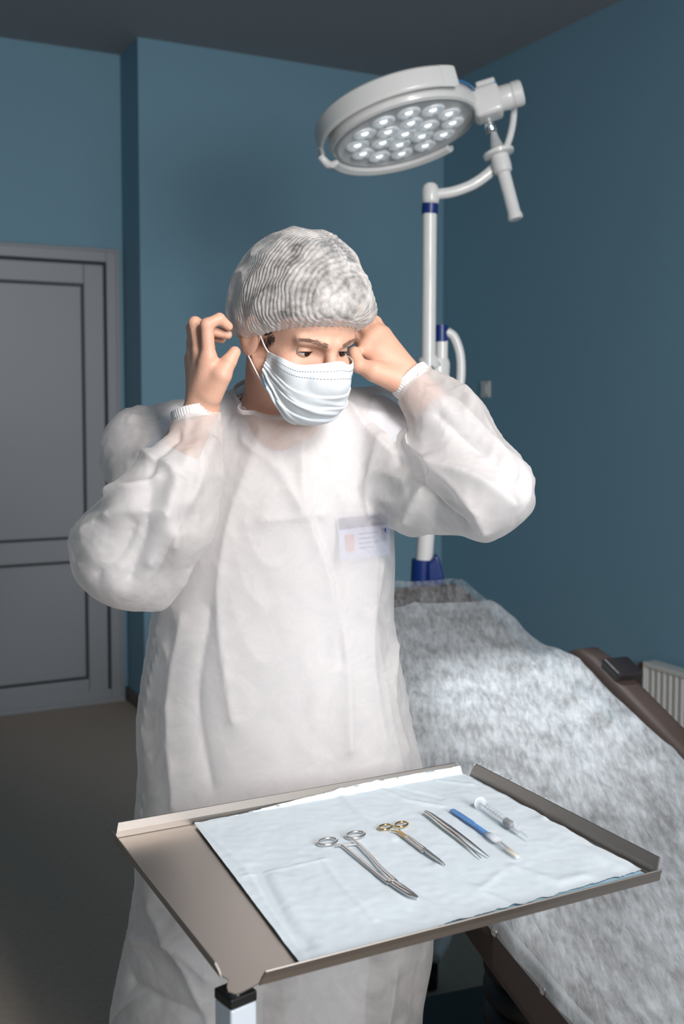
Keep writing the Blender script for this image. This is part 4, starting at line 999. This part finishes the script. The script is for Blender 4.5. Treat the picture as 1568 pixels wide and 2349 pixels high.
_e, _c = np.unique(np.sort(np.concatenate([F[:, [0, 1]], F[:, [1, 2]], F[:, [2, 3]], F[:, [3, 0]]]), 1), axis=0, return_counts=True)
neck_v = np.zeros(len(V), bool); neck_v[_e[_c == 1].ravel()] = True
_d = (V - _fr) @ _n; neck_v &= (np.abs(_d) < .012) & (np.linalg.norm(V - A3(NB), axis=1) < .15)
V[neck_v] -= _d[neck_v][:, None] * _n
# cloth: the surface is given more fabric than its form needs and settles into folds
def grad(fl, P, e=.002):
    g = np.stack([fl(P + np.eye(3)[i] * e) - fl(P - np.eye(3)[i] * e) for i in range(3)], 1); return g / (np.linalg.norm(g, axis=1)[:, None] + 1e-9)
def edges_of(F):
    e = np.concatenate([F[:, [0, 1]], F[:, [1, 2]], F[:, [2, 3]], F[:, [3, 0]]]); e = np.unique(np.sort(e, 1), axis=0); return e, np.concatenate([F[:, [0, 2]], F[:, [1, 3]]])
def relax(V, F, it=4):
    e, _ = edges_of(F); n = len(V); deg = np.bincount(e.ravel(), minlength=n)
    bc = np.bincount(F.ravel(), minlength=n); 
    for _ in range(it):
        s = np.zeros_like(V)
        for c in range(3): s[:, c] = np.bincount(e[:, 0], V[e[:, 1], c], n) + np.bincount(e[:, 1], V[e[:, 0], c], n)
        m = s / deg[:, None]; mv = deg >= 4; V = np.where(mv[:, None], V * .4 + m * .6, V)
    return V
V = relax(V, F, 3)
N0 = grad(gown_f, V)
def nz(P, sc, off):
    p = P * sc + off; return np.array([noise.noise(Vector(q)) for q in p])
ARMS = [(A3(SHR), A3(PY(300, 1268, 1.68)), A3(CR1)), (A3(SHL), A3(PY(1110, 1120, 1.69)), A3(CL1))]
def segdist(P, a, b):
    ab = b - a; t = np.clip((P - a) @ ab / (ab @ ab), 0, 1); return np.linalg.norm(P - a - t[:, None] * ab, axis=1), t
ax_dir = np.zeros_like(V); wgt = np.zeros(len(V)); armw = np.zeros(len(V)); endt = np.zeros(len(V))
d_t = g_torso(V)
for (a, b, c), gf in zip(ARMS, (g_armr, g_arml)):
    da = gf(V); isarm = np.clip((d_t - da) / .02 + .5, 0, 1); d1, t1 = segdist(V, a, b); d2, t2 = segdist(V, b, c)
    up = (d1 < d2)[:, None]; dr_ = np.where(up, (b - a) / np.linalg.norm(b - a), (c - b) / np.linalg.norm(c - b))
    ax_dir += dr_ * isarm[:, None]; armw = np.maximum(armw, isarm); endt = np.maximum(endt, np.where(d1 < d2, 0, t2) * isarm)
tor = 1 - armw
E, D_ = edges_of(F); E = np.concatenate([E, D_]); n = len(V)
ev = V[E[:, 1]] - V[E[:, 0]]; L0 = np.linalg.norm(ev, axis=1); eu = ev / L0[:, None]
am = (armw[E[:, 0]] + armw[E[:, 1]]) / 2; ad = (ax_dir[E[:, 0]] + ax_dir[E[:, 1]]) / 2
mid = (V[E[:, 0]] + V[E[:, 1]]) / 2
low = np.clip((1.25 - mid[:, 2]) / .5, 0, 1)
sc_ = 1 + am * (.07 * (eu * ad).sum(1) ** 2 + .05) + (1 - am) * ((.035 + .035 * low) * (1 - eu[:, 2] ** 2) + .012)
et = (endt[E[:, 0]] + endt[E[:, 1]]) / 2
sc_ += np.clip((et - .72) / .25, 0, 1) * .10
Lr = L0 * sc_
def ridged(P, off): a = np.abs(nz(P, 1, off)); return 1 - np.minimum(1, a * 3.2)
adn = ax_dir / (np.linalg.norm(ax_dir, axis=1)[:, None] + 1e-6)
Pa = V * 15 - adn * ((V * adn).sum(1) * 9.5)[:, None]; Pt = V * [11, 11, 3.2] + .6 * np.sin(V[:, [2, 2, 0]] * 7)
sa_, st_ = ridged(Pa, 3.3), ridged(Pt, 8.1)
X = V + N0 * (armw * (.024 * (sa_ - .5)) + (1 - armw) * (.010 * (st_ - .5)))[:, None]
deg = np.bincount(E.ravel(), minlength=n).astype(float)
e4, _ = edges_of(F); dg4 = np.bincount(e4.ravel(), minlength=n).astype(float); bnd = dg4 < 4
cuffb = bnd
for it in range(170):
    d = X[E[:, 1]] - X[E[:, 0]]; L = np.linalg.norm(d, axis=1) + 1e-9; c = (d / L[:, None]) * ((L - Lr) * .5)[:, None]
    co = np.stack([np.bincount(E[:, 0], c[:, k], n) - np.bincount(E[:, 1], c[:, k], n) for k in range(3)], 1) / deg[:, None]
    X = X + co * 2.1
    s = np.stack([np.bincount(e4[:, 0], X[e4[:, 1], k], n) + np.bincount(e4[:, 1], X[e4[:, 0], k], n) for k in range(3)], 1) / dg4[:, None]
    kb = .28 if it < 120 else .13
    X = np.where(bnd[:, None], X, X * (1 - kb) + s * kb)
    q = X - V; dn = (q * N0).sum(1); lim = .012 + .010 * armw; over = dn - np.clip(dn, -lim * 1.2, lim * .8)
    X = X - N0 * (over * .3)[:, None] - (q - N0 * dn[:, None]) * .01
    X = X - q * (.35 * bnd)[:, None]; X[:, 2] -= .00004
    if it % 40 == 0: print('cloth', it, time.time() - _t)
# named creases: polylines on the front of the gown, raised or sunk
from mathutils.bvhtree import BVHTree
bvh = BVHTree.FromPolygons([tuple(p) for p in X], [tuple(int(i) for i in f) for f in F])
def hit(px, py):
    d = ray(px, py).normalized(); r = bvh.ray_cast(Vector((0, 0, EYE)), d); return A3(r[0]) if r[0] else None
CRE = [([(600, 985), (560, 1100), (520, 1230), (500, 1400), (520, 1560), (535, 1650)], .004, .012), ([(690, 1010), (700, 1150), (760, 1330), (790, 1500), (800, 1720)], .005, .012),
       ([(720, 1180), (770, 1350), (785, 1520)], -.004, .010), ([(600, 1195), (640, 1190), (740, 1180)], .0025, .006), ([(560, 1010), (640, 1080), (690, 1170)], .003, .010),
       ([(880, 1000), (850, 1080), (840, 1180)], .003, .010), ([(800, 930), (850, 990), (905, 1040)], .005, .010), ([(850, 900), (890, 980), (915, 1060)], -.004, .010),
       ([(930, 1000), (1010, 1060), (1100, 1100), (1170, 1150)], .008, .012), ([(1000, 1060), (1080, 1160), (1110, 1215)], .006, .010), ([(960, 1080), (1000, 1150), (1060, 1200)], -.006, .010),
       ([(1060, 900), (1110, 980), (1180, 1090)], .006, .012), ([(1000, 950), (1080, 1020), (1190, 1110)], -.006, .012), ([(930, 1190), (970, 1120), (1000, 1090)], .006, .012),
       ([(480, 1010), (440, 1130), (400, 1240), (370, 1380)], .007, .012), ([(400, 1000), (350, 1080), (335, 1200), (300, 1330)], -.007, .014), ([(320, 1050), (350, 1050), (400, 1080), (380, 1180)], .008, .012),
       ([(260, 1130), (310, 1120), (360, 1100)], .008, .012), ([(200, 1220), (260, 1180), (330, 1170)], .007, .014), ([(215, 1320), (270, 1270), (300, 1200)], -.006, .014), ([(430, 1040), (410, 1120), (340, 1290)], .005, .010),
       ([(420, 1420), (390, 1600), (400, 1850)], .004, .016), ([(480, 1400), (450, 1600), (480, 1800)], -.004, .016), ([(870, 1300), (850, 1500), (880, 1700)], .004, .014), ([(905, 1480), (900, 1600), (930, 1720)], .004, .010),
       ([(350, 2080), (420, 2200), (480, 2349)], .006, .016), ([(310, 2150), (400, 2160), (480, 2240)], .006, .014), ([(300, 2250), (380, 2300), (470, 2330)], -.005, .014), ([(900, 2230), (880, 2349)], .006, .014)]
disp = np.zeros(len(X))
for pts, hh, ww in CRE:
    w3 = [q for q in (hit(*p) for p in pts) if q is not None]
    if len(w3) < 2: continue
    c3 = [A3(q) for q in curve(w3, 6)]; best = np.full(len(X), 9.)
    for a, b in zip(c3[:-1], c3[1:]):
        dd, _ = segdist(X, a, b); best = np.minimum(best, dd)
    disp += 2.7 * hh * np.exp(-(best / ww)) * (best < ww * 5)
X = X + N0 * disp[:, None]
# stiff corners of the fabric at elbows and shoulders
for px, py, Y, amt, ww in ((176, 1226, 1.69, .016, .030), (372, 1392, 1.67, .016, .032), (190, 1312, 1.68, .007, .03), (432, 1335, 1.66, .010, .022), (238, 1055, 1.84, .008, .035), (300, 950, 1.84, .007, .03), (240, 1128, 1.78, -.016, .026),
        (1212, 1090, 1.69, .008, .035), (1205, 1160, 1.69, .010, .028), (1112, 1224, 1.70, .012, .030), (1000, 1226, 1.76, -.010, .022), (935, 1222, 1.80, .010, .022), (1062, 884, 1.74, .008, .022), (853, 890, 1.86, .010, .025)):
    p_ = A3(PY(px, py, Y)); q_ = X - p_; dd = np.linalg.norm(q_, axis=1); near = dd < ww * 1.5
    if near.sum() < 3: print('no corner', px, py); continue
    n_ = N0[near].mean(0); n_ /= np.linalg.norm(n_) + 1e-9
    X = X + n_[None] * (amt * np.exp(-(dd / ww) ** 1.3) * ((N0 @ n_) > -.3))[:, None]
M['gown'] = bpy.data.materials.new('gown_nonwoven'); m = M['gown']; m.use_nodes = True; nt = m.node_tree; Nn = nt.nodes; Lk = nt.links
b = Nn['Principled BSDF']; b.inputs['Base Color'].default_value = lin((230, 225, 222)); b.inputs['Roughness'].default_value = .62; b.inputs['Sheen Weight'].default_value = .15
tc = Nn.new('ShaderNodeTexCoord'); n1 = Nn.new('ShaderNodeTexNoise'); n1.inputs['Scale'].default_value = 700; n1.inputs['Detail'].default_value = 3; Lk.new(tc.outputs['Object'], n1.inputs[0])
n2 = Nn.new('ShaderNodeTexNoise'); n2.inputs['Scale'].default_value = 14; n2.inputs['Detail'].default_value = 6; n2.inputs['Distortion'].default_value = 1.5; Lk.new(tc.outputs['Object'], n2.inputs[0])
bp = Nn.new('ShaderNodeBump'); bp.inputs['Strength'].default_value = .12; bp.inputs['Distance'].default_value = .002; Lk.new(n1.outputs[0], bp.inputs['Height'])
bp2 = Nn.new('ShaderNodeBump'); bp2.inputs['Strength'].default_value = .10; bp2.inputs['Distance'].default_value = .006; Lk.new(n2.outputs[0], bp2.inputs['Height']); Lk.new(bp.outputs[0], bp2.inputs['Normal']); Lk.new(bp2.outputs[0], b.inputs['Normal'])
tr = Nn.new('ShaderNodeBsdfTranslucent'); tr.inputs[0].default_value = lin((236, 234, 232)); Lk.new(bp2.outputs[0], tr.inputs['Normal']); mx = Nn.new('ShaderNodeMixShader'); mx.inputs[0].default_value = .35
Lk.new(b.outputs[0], mx.inputs[1]); Lk.new(tr.outputs[0], mx.inputs[2]); tp = Nn.new('ShaderNodeBsdfTransparent'); m3 = Nn.new('ShaderNodeMixShader')
mr = Nn.new('ShaderNodeMapRange'); mr.inputs[1].default_value = .3; mr.inputs[2].default_value = .7; mr.inputs[3].default_value = .56; mr.inputs[4].default_value = .78; Lk.new(n2.outputs[0], mr.inputs[0])
Lk.new(mr.outputs[0], m3.inputs[0]); Lk.new(tp.outputs[0], m3.inputs[1]); Lk.new(mx.outputs[0], m3.inputs[2]); Lk.new(m3.outputs[0], Nn['Material Output'].inputs[0])
gown = mesh_np('disposable_gown', X, F, M['gown'], body, org=person.location)
ss = gown.modifiers.new('subsurf', 'SUBSURF'); ss.levels = ss.render_levels = 1
M['cuff'] = mat('elastic_cuff', (228, 224, 221), .75, bump=(500, .2))
_c3 = X[neck_v].mean(0); _u = np.cross(_n, [1, 0, 0]); _u /= np.linalg.norm(_u); _w = np.cross(_n, _u); _q = X[neck_v] - _c3
_a = np.arctan2(_q @ _w, _q @ _u); _r = np.hypot(_q @ _w, _q @ _u); _hh = _q @ _n; _r = np.clip(_r, 0, np.median(_r) * 1.12); loop = []
for k in range(72):
    t_ = -math.pi + 2 * math.pi * k / 72; wt = np.exp(-(((_a - t_ + math.pi) % (2 * math.pi) - math.pi) / .10) ** 2) + 1e-9
    loop.append(Vector(_c3 + (_u * math.cos(t_) + _w * math.sin(t_)) * (wt @ _r / wt.sum()) + _n * (wt @ _hh / wt.sum())))
FLAT[0] = 2.6
G().tube(loop, .0017, 10, closed=True, flat=tuple(_n)).build('neck_binding', M['gown'], gown, smooth=True, origin=person.location)
FLAT[0] = 1
# elastic cuffs and neck binding
for (e0, c1, r_, nm) in ((CR0, CR1, .0335, 'cuff'), (CL0, CL1, .0345, 'cuff')):
    ax = (c1 - e0).normalized(); g = G(); pf = []
    u_ = ax.orthogonal().normalized(); v_ = ax.cross(u_); P = []; nn = 160; r_ += .0012; hs = [-.006, -.002, .002, .005, .008, .011, .0125, .012]
    for hh in hs:
        for k in range(nn):
            a = 2 * math.pi * k / nn; rr = r_ + .0005 * math.sin(a * 44 + hh * 90) + (-.0015 if hh < 0 else 0) + (-.002 if hh == .012 else 0) + .001 * math.sin(a * 3 + 1)
            P.append(c1 + ax * hh + (u_ * math.cos(a) + v_ * math.sin(a)) * rr)
    g.add(P, [(j * nn + k, j * nn + (k + 1) % nn, (j + 1) * nn + (k + 1) % nn, (j + 1) * nn + k) for j in range(len(hs) - 1) for k in range(nn)])
    g.build(nm, M['cuff'], gown, smooth=True, origin=person.location)

# ---- coat worn under the gown, with its badge
M['coat'] = mat('white_coat_cotton', (226, 226, 230), .8, bump=(600, .2))
coat_rows = [(z, cx, cy, a * .86, b_ * .80) for z, cx, cy, a, b_ in ROWS if z > .55]
coat_f = field([s_group([s_loft(coat_rows), (s_cap(NB + Vector((0, .012, -.025)), SHR, .058, .060), .04), (s_cap(NB + Vector((0, .012, -.025)), SHL, .057, .060), .04), (s_cap(SHR, SHR.lerp(ELR, .9), .056, .050), .02), (s_cap(SHL, ELL, .056, .050), .02), (s_cap(SHR, ELR, .056, .050), .02), (s_cap(ELR, ELR.lerp(WRR, .62), .050, .042), .02), (s_cap(ELL, ELL.lerp(WRL, .62), .050, .042), .02)], .03)], .01)
Vc, Fc = surface(coat_f, (-.55, 1.5, .5), (.45, 2.2, 1.7), .009)
Vc, Fc, _ = prune(Vc, Fc, ~(neck_cut(Vc, -.014) | (Vc[:, 2] < .62)))
coat = mesh_np('white_coat', Vc, Fc, M['coat'], body, org=person.location)
M['badge'] = mat('badge_card', (176, 192, 226), .3, bump=(60, .02)); M['badgeh'] = mat('badge_header', (14, 34, 110), .3, bump=(60, .02)); M['badgep'] = mat('badge_portrait', (170, 80, 80), .4, bump=(60, .02)); M['badget'] = mat('badge_print', (40, 60, 140), .4, bump=(60, .02))
bc = hit(833, 1230)
bc = Vector(bc)
lg = []
for sx in (-.085, .085):
    hp, kn, an = PV + Vector((sx, .01, -.02)), Vector((PV.x + sx * 1.1, PV.y - .02, .49)), Vector((PV.x + sx * 1.15, PV.y + .03, .12))
    lg += [s_cap(hp, kn, .105, .078), s_cap(kn, an, .078, .068)]
Vt, Ft = surface(field([s_group(lg, .02)], .02), (-.6, 1.6, .0), (.45, 2.3, 1.2), .012)
M['trousers'] = mat('pale_trousers', (204, 212, 220), .8, bump=(600, .2))
mesh_np('trousers', Vt, Ft, M['trousers'], body, org=person.location)
bvh2 = BVHTree.FromPolygons([tuple(p) for p in X], [tuple(int(i) for i in f) for f in F])
BQ = [(773, 1190), (893, 1177), (895, 1275), (780, 1290)]
def bpt(u, v, off):   # a point of the card, which lies flat against the chest just under the gown
    a = Vector(BQ[0]).lerp(Vector(BQ[1]), u); b = Vector(BQ[3]).lerp(Vector(BQ[2]), u); q = a.lerp(b, v)
    r = bvh2.ray_cast(Vector((0, 0, EYE)), ray(q.x, q.y).normalized()); return Vector(r[0])
gu, gv = 6, 6; pts = [(i / gu, j / gv, bpt(i / gu, j / gv, 0)) for i in range(gu + 1) for j in range(gv + 1)]
AQ = np.array([[1, u, v, u * u, u * v, v * v] for u, v, p in pts]); sol = np.linalg.lstsq(AQ, np.array([A3(p) for _, _, p in pts]), rcond=None)[0]
back = max(0, max(float((np.array([1, u, v, u * u, u * v, v * v]) @ sol)[1] * -1 + p.y) for u, v, p in pts))
def patch(u0, u1, v0, v1, off, nm, m, par):
    P = []; n = 10
    for lay in (0, .0008):
        for j in range(n + 1):
            for i in range(n + 1):
                u, v = u0 + (u1 - u0) * i / n, v0 + (v1 - v0) * j / n; P.append(Vector(np.array([1, u, v, u * u, u * v, v * v]) @ sol) + Vector((0, min(back, .012) + off + lay, 0)))
    N1 = (n + 1) ** 2; Fq = []
    for j in range(n):
        for i in range(n):
            k = j * (n + 1) + i; Fq += [(k, k + 1, k + n + 2, k + n + 1), (N1 + k, N1 + k + n + 1, N1 + k + n + 2, N1 + k + 1)]
    rimv = list(range(n + 1)) + [(n + 1) * (k + 1) - 1 for k in range(1, n + 1)] + [N1 - 1 - k for k in range(1, n + 1)] + [(n + 1) * (n - k) for k in range(1, n)]
    Fq += [(rimv[k], rimv[(k + 1) % len(rimv)], rimv[(k + 1) % len(rimv)] + N1, rimv[k] + N1) for k in range(len(rimv))]
    return G().add(P, Fq).build(nm, m, par, origin=person.location)
card = patch(0, 1, 0, 1, .0035, 'name_badge', M['badge'], coat)
patch(.02, .98, .02, .28, .0022, 'badge_header', M['badgeh'], card)
patch(.12, .30, .42, .80, .0022, 'badge_portrait', M['badgep'], card)
for k in range(4): patch(.40, .78 - .08 * (k % 2), .42 + .11 * k, .45 + .11 * k, .0022, 'badge_print', M['badget'], card)
patch(.84, .93, .34, .66, .0022, 'badge_print', M['badget'], card)
print('back', back)
print('all', time.time() - _t)
